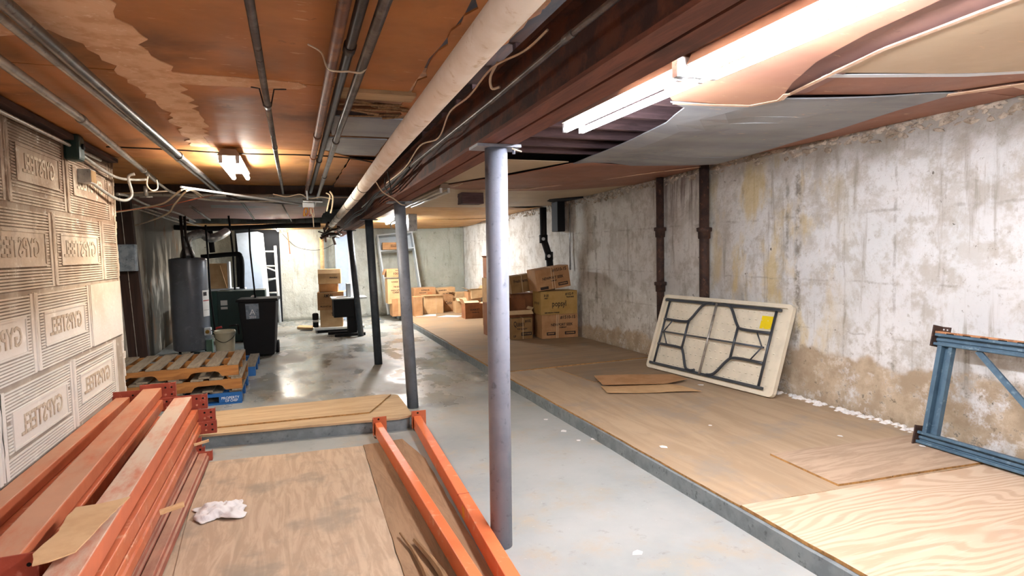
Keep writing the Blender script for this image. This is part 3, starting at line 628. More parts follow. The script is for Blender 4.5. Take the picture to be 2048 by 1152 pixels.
# white taped joints
def strip(label, pts, w, mat, zoff=-.02, name='joint_tape', cat='tape'):
    b = MB().mat(mat)
    for p, q in zip(pts, pts[1:]): 
        P = Vector((p[0], p[1], zR(*p)+zoff)); Q = Vector((q[0], q[1], zR(*q)+zoff)); b.bar(P, Q, w, .005)
    return tag(b.build(name, mat), label, cat)
strip('pale taped edge of the rose board above the grey metal sheet', [(2.14, 3.03), (2.40, 3.01), (2.64, 2.97), (2.71, 2.80), (2.64, 2.68)], .035, 'compoundR', -.028)
strip('pale taped joint along the edge of the beige board', [(2.72, 2.76), (2.62, 2.40), (2.51, 2.0), (2.47, 1.4), (2.5, .8)], .03, 'compoundR', -.012)
strip('white painted batten in the gap beside the beige board', [(2.63, 2.42), (3.42, 2.20), (4.10, 1.98)], .05, 'whitepaint', -.001, 'ceiling_batten', 'batten')
strip('pale taped joint crossing the brown strip beside the right wall', [(3.75, 2.55), (4.05, 2.20), (4.42, 1.88)], .06, 'compoundR', -.014)
strip('pale taped joint meeting the right wall top corner', [(3.95, 2.3), (4.42, 2.42)], .05, 'compoundR', -.013)
strip('pale taped joint on the rose brown board above the waste pipes', [(2.3, 7.45), (2.9, 7.3), (3.4, 6.6), (4.0, 5.9), (4.35, 5.6)], .045, 'compoundR', -.03)
# joists seen through the opening
jz0, jz1 = 2.47, 2.618
jlab = 'dark bare floor joist in the ceiling opening beside the first column'
for i, y in enumerate((2.95, 3.35, 3.75, 4.15, 4.55, 4.95, 5.3)):
    place = ['nearest the lit fixture end', 'second from the fixture end', 'third from the fixture end', 'in the middle of the opening', 'third from the beige board', 'second from the beige board', 'touching the beige board'][i]
    tag(MB().box((1.12, y, jz0), (4.2, y+.045, jz1)).build('floor_joist', 'joist'), 'dark bare joist in the ceiling opening, '+place, 'joist', 'joists in the ceiling opening')
for i, y in enumerate((3.5, 3.82, 5.58)):
    tag(MB().box((.22, y, 2.43), (.90, y+.045, 2.618)).build('floor_joist', 'joist_lit'), 'brown joist seen in the splintered hole left of the beam, '+['nearest', 'middle', 'farthest'][i]+' of three', 'joist', 'joists left of the beam')
# splintered lath in the hole
b = MB(); rnd = random.Random(15)
for i in range(16):
    x = rnd.uniform(.28, .62); y = rnd.uniform(3.48, 3.95); L = rnd.uniform(.1, .3); a = rnd.uniform(-.3, .3)
    b.bar((x, y, 2.425+rnd.uniform(-.02, .01)), (x+L*math.cos(a), y+L*math.sin(a), 2.425+rnd.uniform(-.03, .01)), rnd.uniform(.01, .04), .006)
tag(b.build('splintered_lath', 'splinter'), 'splintered wood lath around the hole beside the white pipe', 'lath', kind='stuff')
# torn gap along the wall head, its darkness put in as a solid strip
tag(MB().box((-1.475, -3.9, 2.38), (-1.40, 6.1, 2.414)).build('gap_strip', 'darkwood'), 'dark strip standing in for the torn gap along the top of the block wall', 'timber')
# dark transverse beam ending the left bay, and far header
tag(MB().mat('oldwood').box((-2.1, 8.06, 2.30), (.86, 8.22, 2.42)).build('cross_beam', 'oldwood'), 'dark timber cross beam behind the lit fixture in the left bay', 'beam')
tag(MB().box((-1.7, 13.9, 2.11), (1.0, 14.0, 2.19)).build('header_board', 'plank'), 'pale timber header in front of the dark doorway', 'timber')
_h0, _h1 = aty(925, 407, 7.9), aty(967, 378, 7.9)
_b = MB().mat('joist')
for _k in range(6): _b.box((_h0.x, 7.9+.002*_k, _h0.z+(_h1.z-_h0.z)*_k/6), (_h1.x, 8.15-.01*(_k % 3), _h0.z+(_h1.z-_h0.z)*(_k+.93)/6))
tag(_b.build('splintered_stub', 'joist'), 'dark splintered timber stub hanging from the ceiling behind the first column', 'timber')

# ================================================================== STEEL BEAM
def bz(y): return 2.112-.0108*y
bm_ = thing('steel_beam', 'long rusty steel beam carried by the row of columns', 'beam', (0, 0, 0))
def slab(b, x0, x1, y0, y1, zb, zt):
    return b.hexa([(x0, y0, zb(y0)), (x1, y0, zb(y0)), (x1, y1, zb(y1)), (x0, y1, zb(y1)), (x0, y0, zt(y0)), (x1, y0, zt(y0)), (x1, y1, zt(y1)), (x0, y1, zt(y1))])
b = MB(); slab(b, .885, .968, -3.95, 14.9, bz, lambda y: bz(y)+.016); b.build('bottom_flange', 'beamface', bm_)
b = MB(); slab(b, .982, 1.075, -3.95, 14.9, bz, lambda y: bz(y)+.018); b.build('bottom_flange', 'beamface', bm_)
b = MB(); slab(b, .925, 1.04, -3.95, 14.9, lambda y: bz(y)+.016, lambda y: 2.43-.012*max(0, y-5)); b.build('web', 'beam', bm_)
b = MB(); slab(b, .885, 1.075, -3.95, 14.9, lambda y: 2.39-.012*max(0, y-5), lambda y: 2.41-.012*max(0, y-5)); b.build('top_flange', 'beam', bm_)

# ================================================================== COLUMNS
cols = [((.965, 2.908), 985, 2.915, 'colgrey', 'nearest pale grey steel column, standing beside the bright orange beams', .0575),
        ((1.057, 5.897), 806, 5.897, 'colmid', 'second steel column, mid grey, at the end of the low platform', .056),
        ((1.051, 8.45), 738, 8.45, 'coldark', 'third column from the camera, dark painted, standing in the aisle', .055),
        ((1.125, 11.5), 698, 11.5, 'coldark', 'dark farthest column beside the small desk', .055)]
for (cx, cy), tx, ty, m, lab, r in cols:
    t = thing('steel_column', lab, 'column', (cx, cy, 0), group='columns under the steel beam')
    top = bz(cy)-.014; txx = .985-cx if cy < 4 else .99-cx
    MB().tube([(0, 0, 0), (txx, 0, top)], r, 32).build('shaft', m, t)
    MB().box((txx-.115, -.06, top), (txx+.115, .09, top+.0135)).build('cap_plate', m, t)
    if cy < 4:
        MB().tube([(txx+.085, -.03, top-.03), (txx+.085, -.03, top+.0)], .008, 8).build('bolt', m, t)
        MB().tube([(txx+.07, -.045, top-.005), (txx+.12, -.05, top-.02)], .004, 6).build('wire_end', 'wirew', t)

# ================================================================== FLUORESCENT FIXTURES
def fixture(label, x, y0, y1, z, lit=True, wid=.13, group=None, housing='fixture', tubes=2, tm='tube'):
    L = y1-y0; t = thing('fluorescent_light', label, 'light fixture', (x, y0, z), group=group)
    b = MB()
    b.hexa([(-wid/2, 0, .045), (wid/2, 0, .045), (wid/2, L, .045), (-wid/2, L, .045), (-wid*.32, 0, .10), (wid*.32, 0, .10), (wid*.32, L, .10), (-wid*.32, L, .10)])
    b.build('housing', housing, t, bevel=.004)
    for sx in ([-1, 1] if tubes == 2 else [0]):
        MB().tube([(sx*wid*.36, .03, .005), (sx*wid*.36, L-.03, .005)], .019, 14).build('lamp_tube', tm if lit else 'deadtube', t)
        for yy in (0, L-.028): MB().box((sx*wid*.36-.014, yy, -.012), (sx*wid*.36+.014, yy+.028, .046)).build('lampholder', 'whitepaint', t)
    return t
fixture('nearest lit twin tube fluorescent fixture at the top of the picture, right of the beam', 1.745, 1.05, 2.27, 2.305, wid=.16, group='lit fixtures along the right bay')
fixture('lit twin tube fluorescent fixture ending beside the open joists', 1.72, 2.31, 3.53, 2.305, wid=.16)
fixture('lit twin tube fluorescent fixture in the left bay, above the aisle', -.45, 5.25, 6.40, 2.30, wid=.17, tm='tubeleft')
fixture('lit fluorescent fixture glowing between the third and fourth columns at the back', 1.95, 11.9, 13.1, 2.175, tm='tubefar')
fixture('tiny lit fluorescent fixture above the dark doorway at the far left', -.27, 13.6, 14.8, 2.11, tm='tubeleft')
fixture('unlit long fluorescent fixture on the right ceiling behind the second column', 1.72, 7.0, 9.4, 2.26, lit=False)
fixture('added unseen fluorescent fixture behind the camera, brightening the right bay', 1.69, -1.6, -.38, 2.305)  # unseen, added with the next two to brighten the near end
fixture('added unseen fluorescent fixture behind the camera, brightening the left bay', -.45, -1.7, -.45, 2.305)  # unseen lamp added for more light in this bay
fixture('added unseen fluorescent fixture behind the camera, brightening the right wall', 3.3, -2.0, -.78, 2.33)  # added out of view for brightness by the wall
tag(MB().box((1.62, 2.27, 2.30), (1.76, 2.31, 2.385)).build('conduit_connector', 'galv'), 'small metal connector joining the two near lit fixtures', 'connector')

# ================================================================== OVERHEAD PIPES
def pipe(label, pts, r, mat, name='pipe', cat='pipe', smooth=0, couplings=(), bands=(), group=None):
    t = thing(name, label, cat, group=group)
    MB().tube(pts, r, 14, smooth).build('run', mat, t)
    P = [Vector(p) for p in pts]
    def at(s):   # by y along the polyline
        for a, b_ in zip(P, P[1:]):
            if a.y <= s <= b_.y: return a+(b_-a)*((s-a.y)/(b_.y-a.y)), (b_-a).normalized()
    for s in couplings:
        c, d = at(s); MB().tube([c-d*.035, c+d*.035], r*1.22, 14).build('coupling', mat, t)
    for s in bands:
        c, d = at(s); MB().tube([c-d*.008, c+d*.008], r*1.05, 18).build('band', 'darkpipe', t)
    return t
pipe('fat white wrapped pipe running the length of the ceiling beside the beam', [(.44, -3.9, 2.095), (.475, 1.3, 2.09), (.50, 3, 2.085), (.565, 6, 2.075), (.63, 10.7, 2.05)], .046, 'whitepipe', bands=(4.9, 5.6, 6.7, 8.3, 9.1, 9.8))
pipe('single dark pipe under the amber ceiling, left of the three rusty pipes', [(-.095, -3.9, 2.33), (-.095, 8.0, 2.33), (-.09, 8.3, 2.29)], .0155, 'steelpipe', couplings=(3.4, 4.7))
pipe('orange brown rusty pipe, leftmost of the three running together', [(.18, -3.9, 2.33), (.18, 8.0, 2.33)], .022, 'rustpipe', couplings=(4.2, 5.1))
pipe('dark mottled pipe in the middle of the three running together', [(.235, -3.9, 2.335), (.232, 8.0, 2.335)], .02, 'darkpipe', couplings=(2.4, 5.3))
pipe('grey steel pipe, rightmost of the three running together', [(.285, -3.9, 2.32), (.30, 4, 2.32), (.335, 9.6, 2.30)], .020, 'steelpipe', couplings=(4.3, 6.2))
pipe('dark steel pipe near the left wall, inner one of the close pair', [(-.775, -3.9, 2.34), (-.80, 2.3, 2.34), (-.805, 5.6, 2.34), (-.78, 8.0, 2.33)], .024, 'steelpipe', couplings=(5.3,))
pipe('thin lighter pipe near the left wall, outer one of the close pair', [(-.86, -3.9, 2.345), (-.865, 2.5, 2.345), (-.85, 5.0, 2.345), (-.845, 8.0, 2.33)], .0165, 'conduit', couplings=(5.5,))
pipe('galvanised pipe slanting along the ceiling near the left wall', [(-1.0, -3.9, 2.35), (-1.07, 3.0, 2.35), (-1.10, 4.0, 2.35), (-1.31, 7.2, 2.35)], .022, 'conduit', couplings=(4.1, 6.3))
pipe('straight metal conduit along the top of the block wall', [(-1.43, -3.9, 2.335), (-1.43, 4.95, 2.345), (-1.43, 5.7, 2.345)], .0125, 'conduit')
pipe('dark conduit clipped along the side of the steel beam', [(.845, -3.9, 2.24), (.845, 1.7, 2.22), (.84, 2.5, 2.2), (.855, 5.5, 2.19), (.86, 8, 2.15)], .011, 'steelpipe', couplings=(1.75,))
pipe('horizontal grey pipe crossing the left bay under the cross beam', [(-2.1, 7.95, 2.28), (.15, 7.95, 2.28)], .022, 'conduit')
# pipe tie wire around the trio, saddle straps
def wire(label, pts, r, mat, name='cable', cat='cable', smooth=6, n=6):
    return tag(MB().tube(pts, r, n, smooth).build(name, mat), label, cat)
wire('pale wire looped around the three rusty pipes', [(.09, 2.62, 2.405), (.14, 2.60, 2.37), (.16, 2.58, 2.305), (.20, 2.60, 2.30), (.245, 2.59, 2.30), (.29, 2.56, 2.29), (.312, 2.56, 2.31)], .004, 'wirew')
tag(MB().tube([(-.17, 3.37, 2.41), (-.13, 3.37, 2.405), (-.112, 3.37, 2.318), (-.095, 3.37, 2.311), (-.078, 3.37, 2.318), (-.06, 3.37, 2.405), (0, 3.37, 2.41)], .004, 6).build('pipe_strap', 'darkpipe'), 'thin strap holding the single dark pipe at the taped joint', 'strap')
wire('thin black cable strung across the left bay in front of the lit fixture', [(-1.3, 5.36, 2.40), (-.9, 5.36, 2.395), (-.4, 5.36, 2.38), (.05, 5.36, 2.385), (.35, 5.3, 2.37), (.55, 5.1, 2.32), (.80, 5.0, 2.25)], .006, 'wireb')
wire('pale loose cable draped along the side of the beam above the conduit', [(.86, 1.95, 2.31), (.85, 2.15, 2.30), (.82, 2.45, 2.32), (.82, 2.8, 2.29), (.80, 3.1, 2.28), (.83, 3.5, 2.22), (.80, 3.9, 2.24), (.82, 4.6, 2.19), (.80, 5.4, 2.17)], .0045, 'wirew')
wire('ring of pale cable hanging at the beam beside the first column', [(.83, 2.40, 2.33), (.82, 2.47, 2.29), (.835, 2.50, 2.25), (.86, 2.47, 2.25)], .006, 'wirew')
for i, (ox, oz, lab) in enumerate(((0, 0, 'upper'), (.015, -.03, 'middle'), (-.02, -.055, 'lowest'))):
    wire('black cable bundled along the beam past the second column, the %s one' % lab, [(.86+ox, 4.5, 2.24+oz), (.85+ox, 5.6, 2.16+oz), (.83+ox, 6.5, 2.17+oz), (.84+ox, 7.6, 2.11+oz), (.85, 9.0, 2.13+oz), (.82+ox, 10.4, 2.06+oz)], .008, 'wireb')
wire('pale cable sagging from the white pipe to the second column', [(.64, 4.9, 2.12), (.72, 5.1, 2.06), (.86, 5.4, 2.03), (.95, 5.6, 2.0), (1.03, 5.83, 2.01)], .005, 'wirew')
wire('black cable loop hanging beside the second column', [(.78, 5.2, 2.25), (.80, 5.2, 2.12), (.82, 5.3, 2.06), (.80, 5.5, 2.14), (.82, 5.6, 2.24)], .005, 'wireb')
wire('frayed tan rope end hanging beside the white pipe', [(.36, 6.9, 2.22), (.40, 6.9, 2.19), (.38, 6.9, 2.10), (.36, 6.9, 2.02)], .008, 'twine')
wire('second frayed tan rope end beside the white pipe', [(.40, 6.9, 2.24), (.43, 6.9, 2.18), (.42, 6.9, 2.08), (.40, 6.9, 2.0)], .009, 'twine')
wire('twisted pale wire running across behind the lit fixture', [(-.2, 7.6, 2.27), (-.05, 7.6, 2.24), (.1, 7.6, 2.27), (.2, 7.6, 2.22), (.33, 7.5, 2.23), (.45, 7.4, 2.2)], .006, 'wirew')

# switch box, outlet box and bent conduits at the top end of the block wall
sb = thing('switch_box', 'dark green old switch box on the conduit at the top of the block wall', 'electrical box', (-1.42, 5.05, 2.345))
MB().box((-.05, -.06, -.10), (.05, .06, .08)).build('case', 'boiler', sb, bevel=.02)
MB().tube([(.05, 0, .0), (.062, 0, 0)], .02, 14).build('knockout', 'black', sb)
ob = thing('outlet_box', 'square grey outlet box with a white side at the top of the block wall', 'electrical box', (-1.44, 5.35, 2.17))
MB().box((-.035, -.08, -.05), (.05, .05, .05)).build('case', 'galv', ob); MB().box((.045, -.075, -.045), (.053, .045, .045)).build('cover', 'cartong', ob)
tag(MB().tube([(-1.43, 5.42, 2.14), (-1.41, 5.9, 2.07), (-1.36, 6.1, 2.06), (-1.32, 6.15, 2.12), (-1.33, 6.1, 2.26), (-1.28, 6.1, 2.29)], .013, 10, 5).build('bent_conduit', 'conduit'), 'bent grey conduit hooking out from the outlet box round the wall end', 'conduit')
tag(MB().tube([(-1.43, 5.12, 2.33), (-1.42, 5.7, 2.27), (-1.38, 6.0, 2.24), (-1.30, 6.2, 2.25), (-1.22, 6.25, 2.26)], .012, 10, 5).build('bent_conduit', 'conduit'), 'bent grey conduit leaving the dark switch box towards the slanting pipe', 'conduit')
wire('small hook of pale cable below the slanting pipe at the wall end', [(-1.2, 6.2, 2.28), (-1.2, 6.15, 2.2), (-1.16, 6.12, 2.15), (-1.12, 6.15, 2.17), (-1.13, 6.2, 2.25)], .006, 'wirew')
tag(MB().tube([(-1.24, 6.4, 2.32), (-1.22, 6.8, 2.28), (-1.13, 7.2, 2.22), (-.8, 7.6, 2.19), (-.3, 7.7, 2.19), (-.1, 7.72, 2.2)], .013, 10, 6).build('bent_conduit', 'conduit'), 'long curved conduit sweeping from the slanting pipe under the lit fixture', 'conduit')
tag(MB().tube([atz(362, 374, 2.2), atz(612, 410, 2.16)], .011, 10).build('white_conduit', 'whitepaint'), 'straight white conduit sloping to the white junction box', 'conduit')
jb = thing('junction_box', 'white junction box hanging in the left bay with loose coloured wires', 'electrical box', atz(616, 410, 2.14))
MB().box((-.06, -.03, -.03), (.07, .03, .03)).build('case', 'whitepaint', jb, bevel=.006)
rnd = random.Random(4)
for k in range(7):
    x = rnd.uniform(-.045, .05); m = ['wirey', 'wirer', 'wirew', 'wirer', 'wirey', 'wirew', 'wirer'][k]
    MB().tube([(x, 0, -.02), (x-.02, -.02, -.07), (x+rnd.uniform(-.03, .03), 0, -.12-.03*rnd.random()), (x+.02, .02, -.08), (x+.01, 0, -.03)], .0045, 5, 5).build('loose_wire', m, jb)
MB().tube([(.0, 0, .02), (-.01, .02, .24)], .011, 10).build('riser', 'whitepaint', jb)
MB().tube([(.03, 0, -.03), (.05, .01, -.15), (.055, .02, -.26)], .006, 6, 4).build('cable_tail', 'wirew', jb)
tag(MB().obox(atz(606, 403, 2.17), (.22, -.02, -.01), (0, .25, .05), (0, 0, .006)).build('metal_cover', 'galv'), 'loose metal cover plate above the white junction box', 'plate')
# wires and conduits in the dark left corner
wire('pale cable looping out from behind the block wall, the upper loop', [atz(228, 425, 2.05), atz(290, 415, 2.1), atz(330, 405, 2.12), atz(370, 378, 2.2), Vector((-1.0, 7.94, 2.26))], .009, 'wirew')
wire('pale cable looping out from behind the block wall, the lower loop', [atz(228, 440, 2.02), atz(262, 452, 1.98), atz(330, 430, 2.04), atz(350, 408, 2.1), atz(378, 380, 2.2), Vector((-.97, 7.94, 2.26))], .009, 'wirew')
wire('thin pinkish cable crossing towards the ceiling sheet', [Vector((-2.14, 7.4, 2.0)), atz(300, 415, 2.10), atz(325, 413, 2.12), atz(390, 398, 2.18), atz(440, 387, 2.335)], .004, 'wirer')
for i, (p, q, lab) in enumerate((((270, 410), (420, 459), 'upper'), ((259, 413), (372, 449), 'lower'))):
    tag(MB().tube([atz(*p, 2.2), atz(*q, 2.2)], .014, 8).build('thin_conduit', 'conduit'), 'thin straight conduit over the water heater, the %s of the parallel pair' % lab, 'conduit')
tag(MB().tube([atz(235, 388, 2.2), atz(258, 393, 2.2), atz(300, 412, 2.2), atz(357, 427, 2.2), atz(390, 443, 2.2)], .014, 8, 4).build('thin_conduit', 'conduit'), 'kinked conduit running over the water heater from the wall end', 'conduit')
tag(MB().tube([atz(240, 387, 2.25), atz(342, 382, 2.25)], .008, 8).build('threaded_rod', 'wirew'), 'short pale rod under the cross beam in the dark corner', 'rod')
sp_ = thing('sprinkler_valve', 'small valve hanging under the grey cross pipe in the dark corner', 'valve', atz(291, 372, 2.28))
MB().tube([(0, 0, 0), (0, 0, -.10)], .02, 10).build('stem', 'conduit', sp_); MB().tube([(-.06, 0, -.11), (.06, 0, -.11)], .008, 8).build('handle', 'conduit', sp_)
tag(MB().tube([atz(380, 412, 2.2), atz(420, 440, 2.2)], .016, 8).build('pipe_stub', 'steelpipe'), 'short dull pipe stub under the red brown sagging board, leftmost', 'pipe')
tag(MB().tube([atz(455, 392, 2.24), atz(480, 402, 2.23), atz(495, 420, 2.2), atz(508, 438, 2.18)], .016, 8, 3).build('pipe_stub', 'darkpipe'), 'bent dark pipe under the red brown sagging board', 'pipe')
tag(MB().tube([atz(565, 410, 2.30), atz(583, 442, 2.24)], .010, 8).build('pipe_stub', 'steelpipe'), 'thin pipe continuing below the blue grey metal sheet', 'pipe')
tag(MB().tube([Vector((-2.13, 13, 2.13)), aty(405, 458, 13), aty(470, 456, 13), aty(560, 452, 13.2), aty(640, 450, 13.4)], .05, 12).build('black_pipe', 'black'), 'fat black pipe crossing above the boiler and the dark doorway', 'pipe')

# clutter of brackets at the far end of white pipe
b = MB(); rnd = random.Random(21)
for i in range(14):
    p = aty(rnd.uniform(640, 700), rnd.uniform(452, 478), 12.6+rnd.uniform(-.4, .4)); d = Vector((rnd.uniform(-1, 1), rnd.uniform(-.3, .3), rnd.uniform(-.6, .6))).normalized()*rnd.uniform(.06, .18)
    b.mat(rnd.choice(['darkpipe', 'castiron', 'joist_lit', 'galv'])).tube([p-d, p+d*.3+Vector((0, 0, .03)), p+d], rnd.uniform(.012, .03), 8)
tag(b.build('pipe_fittings', 'darkpipe'), 'tangle of rusty pipe fittings at the far end of the white pipe', 'pipe fittings', kind='stuff')
wire('grey cable bracket sagging at the fourth column', [aty(668, 462, 12), aty(690, 452, 12), aty(705, 438, 11.6), aty(722, 440, 11.4)], .010, 'galv')
b = MB().mat('deskw').tube([Vector((aty(795, 436, 11).x, 11, 2.27)), aty(790, 440, 11), aty(782, 446, 11), aty(783, 456, 11), aty(795, 460, 11)], .014, 8, 5)
tag(b.build('white_hose', 'deskw'), 'white bent hose hanging behind the second column', 'hose')
_v0, _v1 = aty(818, 462, 11.2), aty(834, 440, 11.2)
tag(MB().box(_v0, (_v1.x, _v1.y+.3, 2.27)).build('metal_vent', 'galv'), 'small louvred metal box at the ceiling behind the second column', 'vent')
tag(MB().tube([(1.72, 7.15, 2.37), (1.83, 7.0, 2.33), (1.93, 6.95, 2.36)], .006, 6, 4).build('cable', 'wirew'), 'white scrap of cable at the torn ceiling hole', 'cable')

# ================================================================== WASTE PIPES ON THE RIGHT WALL
def wastepipe(label, y, x, z0, z1, hubs, mat='castiron', r=.055):
    t = thing('waste_pipe', label, 'pipe', (x, y, 0), group='cast iron waste pipes')
    MB().tube([(0, 0, z0), (0, 0, z1)], r, 24).build('run', mat, t)
    for h in hubs:
        MB().lathe([(r+.002, h-.07), (r+.012, h-.065), (r+.014, h+.01), (r+.028, h+.015), (r+.03, h+.055), (r+.004, h+.06)]).build('hub', mat, t)
    return t
wastepipe('rusty cast iron pipe on the wall directly behind the folding table', 5.62, 4.36, .119, 2.46, (1.70,))
wastepipe('darker narrower cast iron pipe left of the rusty one', 6.50, 4.37, .119, 2.42, (1.74, 1.05), r=.048)
bp = thing('black_drain', 'black plastic drain with offset bends coming down the wall above the tied boxes', 'pipe')
P = [aty(1086, 415, 9.3), aty(1087, 478, 9.3), aty(1098, 512, 9.3), aty(1103, 560, 9.3), aty(1104, 625, 9.3)]
MB().tube(P, .058, 18).build('run', 'black', bp)
for q in (P[1], P[2]): MB().tube([q-Vector((0, 0, .07)), q+Vector((0, 0, .07))], .07, 18).build('collar', 'black', bp)
for q in (P[1], P[2], P[3]): MB().tube([q+Vector((-.03, -.075, 0)), q+Vector((-.03, -.06, .0))], .028, 10).build('white_plug', 'whitepaint', bp)
tag(MB().box((4.20, 9.25, 1.85), (4.34, 9.5, 2.36)).build('dark_niche', 'black', bevel=.01), 'black box standing in for a shaded niche beside the drain, under the ceiling hole', 'box')  # solid black box in place of a niche's shade
tag(MB().prism([(3.75, 8.9), (4.36, 8.6), (4.34, 9.6), (4.0, 9.7)], 2.352, 2.38).build('hole_shade_slab', 'doorvoid'), 'flat black slab standing in for the dark ceiling opening over the drain', 'hole')  # no real hole, its darkness is a black slab
tag(MB().tube([(4.36, 9.12, 2.3), (4.36, 9.12, 1.2)], .012, 8).build('thin_pipe', 'galv'), 'thin grey pipe beside the black drain', 'pipe')

# ================================================================== STACK OF ORANGE RACK BEAMS (left)
def rack_beam(label, x, w, zt, h, y0, y1, mat, plate_far=None, plate_near=None, lean=0, group='orange rack beams stacked by the block wall', step=True):
    t = thing('rack_beam', label, 'rack beam', (x, y0, zt-h), (0, 0, lean), group=group); L = y1-y0
    b = MB(); s = .02 if step else 0
    prof = [(-w/2, 0), (w/2, 0), (w/2, h-.0), (-w/2, h)]
    if step: prof = [(-w/2, 0), (w/2, 0), (w/2, h*.62), (w/2-.012, h*.66), (w/2-.014, h), (-w/2, h)]
    va = [b.bm.verts.new((p[0], 0, p[1])) for p in prof]; vb = [b.bm.verts.new((p[0], L, p[1])) for p in prof]; n = len(prof)
    b.bm.faces.new(va); b.bm.faces.new(vb[::-1])
    for i in range(n): b.bm.faces.new((va[(i+1) % n], va[i], vb[i], vb[(i+1) % n]))
    b.build('body', mat, t, bevel=.006)
    for yy, pl in ((L, plate_far), (-.006, plate_near)):
        if not pl: continue
        x0, x1, z0, z1 = pl
        pb = MB().box((x0, yy, z0), (x1, yy+.006, z1)); 
        # return flange of the connector
        pb.box((x1-.005, yy-.0, z0), (x1, yy+.045, z1))
        p = pb.build('connector_plate', 'redplate', t, bevel=.003)
        k = 0
        for hx in (x1-.03, x1-.075):
            for hz in (z0+(z1-z0)*.3, z0+(z1-z0)*.72):
                if hx > max(x0, w/2) or hz > h+.01:
                    k += 1; MB().tube([(hx, yy-.001, hz), (hx, yy+.0005, hz)], .008, 10).build('rivet_hole', 'hole' if k % 3 else 'bolt', p)
    return t
rack_beam('dusty orange beam lying against the block wall', -1.405, .105, .385, .085, 1.0, 5.8, 'orangedust', plate_far=(-.08, .15, -.01, .135), lean=0, step=False)
rack_beam('dusty orange beam on top, second from the wall, ending nearest the camera', -1.057, .135, .475, .075, 2.62, 5.62, 'orangedust', plate_far=(-.09, .17, -.03, .11), plate_near=(-.17, .125, -.075, .08), lean=.03, step=False)
rack_beam('orange beam directly below the top beam that is second from the wall', -.985, .12, .395, .08, 1.2, 5.52, 'orange', plate_far=(-.05, .16, -.02, .09), lean=.03, step=False)
rack_beam('whitish dusty orange beam under the torn cardboard', -.785, .125, .455, .09, 1.2, 5.25, 'palerdust', plate_far=(-.06, .17, -.02, .10), lean=.02, step=False)
rack_beam('orange beam just below the whitish dusty one, on the aisle side', -.775, .115, .355, .08, 1.1, 5.22, 'orange', plate_far=(-.03, .175, -.03, .075), lean=.01, step=False)
rack_beam('orange beam third down on the aisle side of the stack', -.76, .12, .265, .085, 1.1, 5.18, 'orange', plate_far=(-.03, .17, -.02, .08), lean=.01)
rack_beam('brown faded beam low in the stack, above two others', -.795, .09, .175, .06, 1.1, 5.0, 'browndust', plate_far=(-.04, .075, -.02, .07))
rack_beam('brown faded beam in the bottom layer, inner one', -.775, .08, .11, .055, 1.1, 4.97, 'browndust', plate_far=(-.04, .08, .0, .065))
rack_beam('brown faded beam in the bottom layer, nearest the white rag', -.695, .07, .085, .065, 1.1, 4.93, 'browndust', plate_far=(-.04, .055, .0, .075))
rack_beam('orange beam hidden low between the wall and the rest of the stack', -1.36, .14, .298, .14, 1.1, 5.4, 'orange')
rack_beam('orange beam low in the middle of the stack', -1.10, .16, .312, .15, 1.1, 5.3, 'orange')
rack_beam('orange beam at the very bottom in the middle of the stack', -1.10, .2, .155, .14, 1.1, 5.3, 'orange')
rack_beam('orange beam at the bottom against the wall', -1.36, .2, .155, .14, 1.1, 5.3, 'orange')
# cardboard torn piece
def warped(poly, zf, th=.005): return sheet(poly, zf, None, th, cuts=3)
cb = [atz(38*1.0+27, 1145, .47), atz(98, 1137, .47), atz(152, 1118, .468), atz(190, 1078, .468), atz(222, 1040, .47), atz(261, 1001, .47), atz(200, 1012, .48), atz(152, 1017, .485), atz(134, 1036, .485), atz(118, 1068, .485), atz(88, 1096, .48), atz(66, 1118, .478)]
tag(warped(rough_poly([(p.x, p.y) for p in cb], .004, .04, 3), lambda x, y: .482+.01*math.sin(y*3)).build('cardboard_piece', 'cartonsheet'), 'torn piece of tan cardboard lying across the orange beams', 'cardboard')
tag(MB().bar(atz(320, 1025, .28), atz(368, 1008, .30), .022, .022).build('wood_block', 'stick'), 'short pale piece of wood stuck between the beams near the rag', 'wood')
tag(MB().bar(atz(388, 890, .20), atz(418, 881, .215), .02, .015).build('wood_block', 'stick'), 'small pale splinter of wood at the far end of the stack', 'wood')
# rag
bm = bmesh.new(); bmesh.ops.create_grid(bm, x_segments=26, y_segments=22, size=.5)
for v in bm.verts:
    x, y = v.co.x, v.co.y; r = 1+.7*mnoise.noise((math.atan2(y, x)*1.2, 3, 1)); h = max(0, 1-(x*x+y*y)*3.2)
    f = .5+.5*mnoise.noise((x*5, y*5, 2))
    v.co = Vector((x*.26*r-.02*f, y*.24*r, .004+h*.07*f+.030*abs(mnoise.noise((x*7+y*3, y*5, 5)))*min(1, h*2+.3)))
me = bpy.data.meshes.new('rag'); bm.to_mesh(me); bm.free(); me.materials.append(M['cloth']); o = bpy.data.objects.new('rag', me); COL.objects.link(o)
for f in me.polygons: f.use_smooth = True
o.modifiers.new('s', 'SOLIDIFY').thickness = .003; o.location = atz(447, 1023, .02); o.location.z = .019; o.rotation_euler.z = .25
tag(o, 'crumpled white rag on the plywood beside the stack of beams', 'rag')

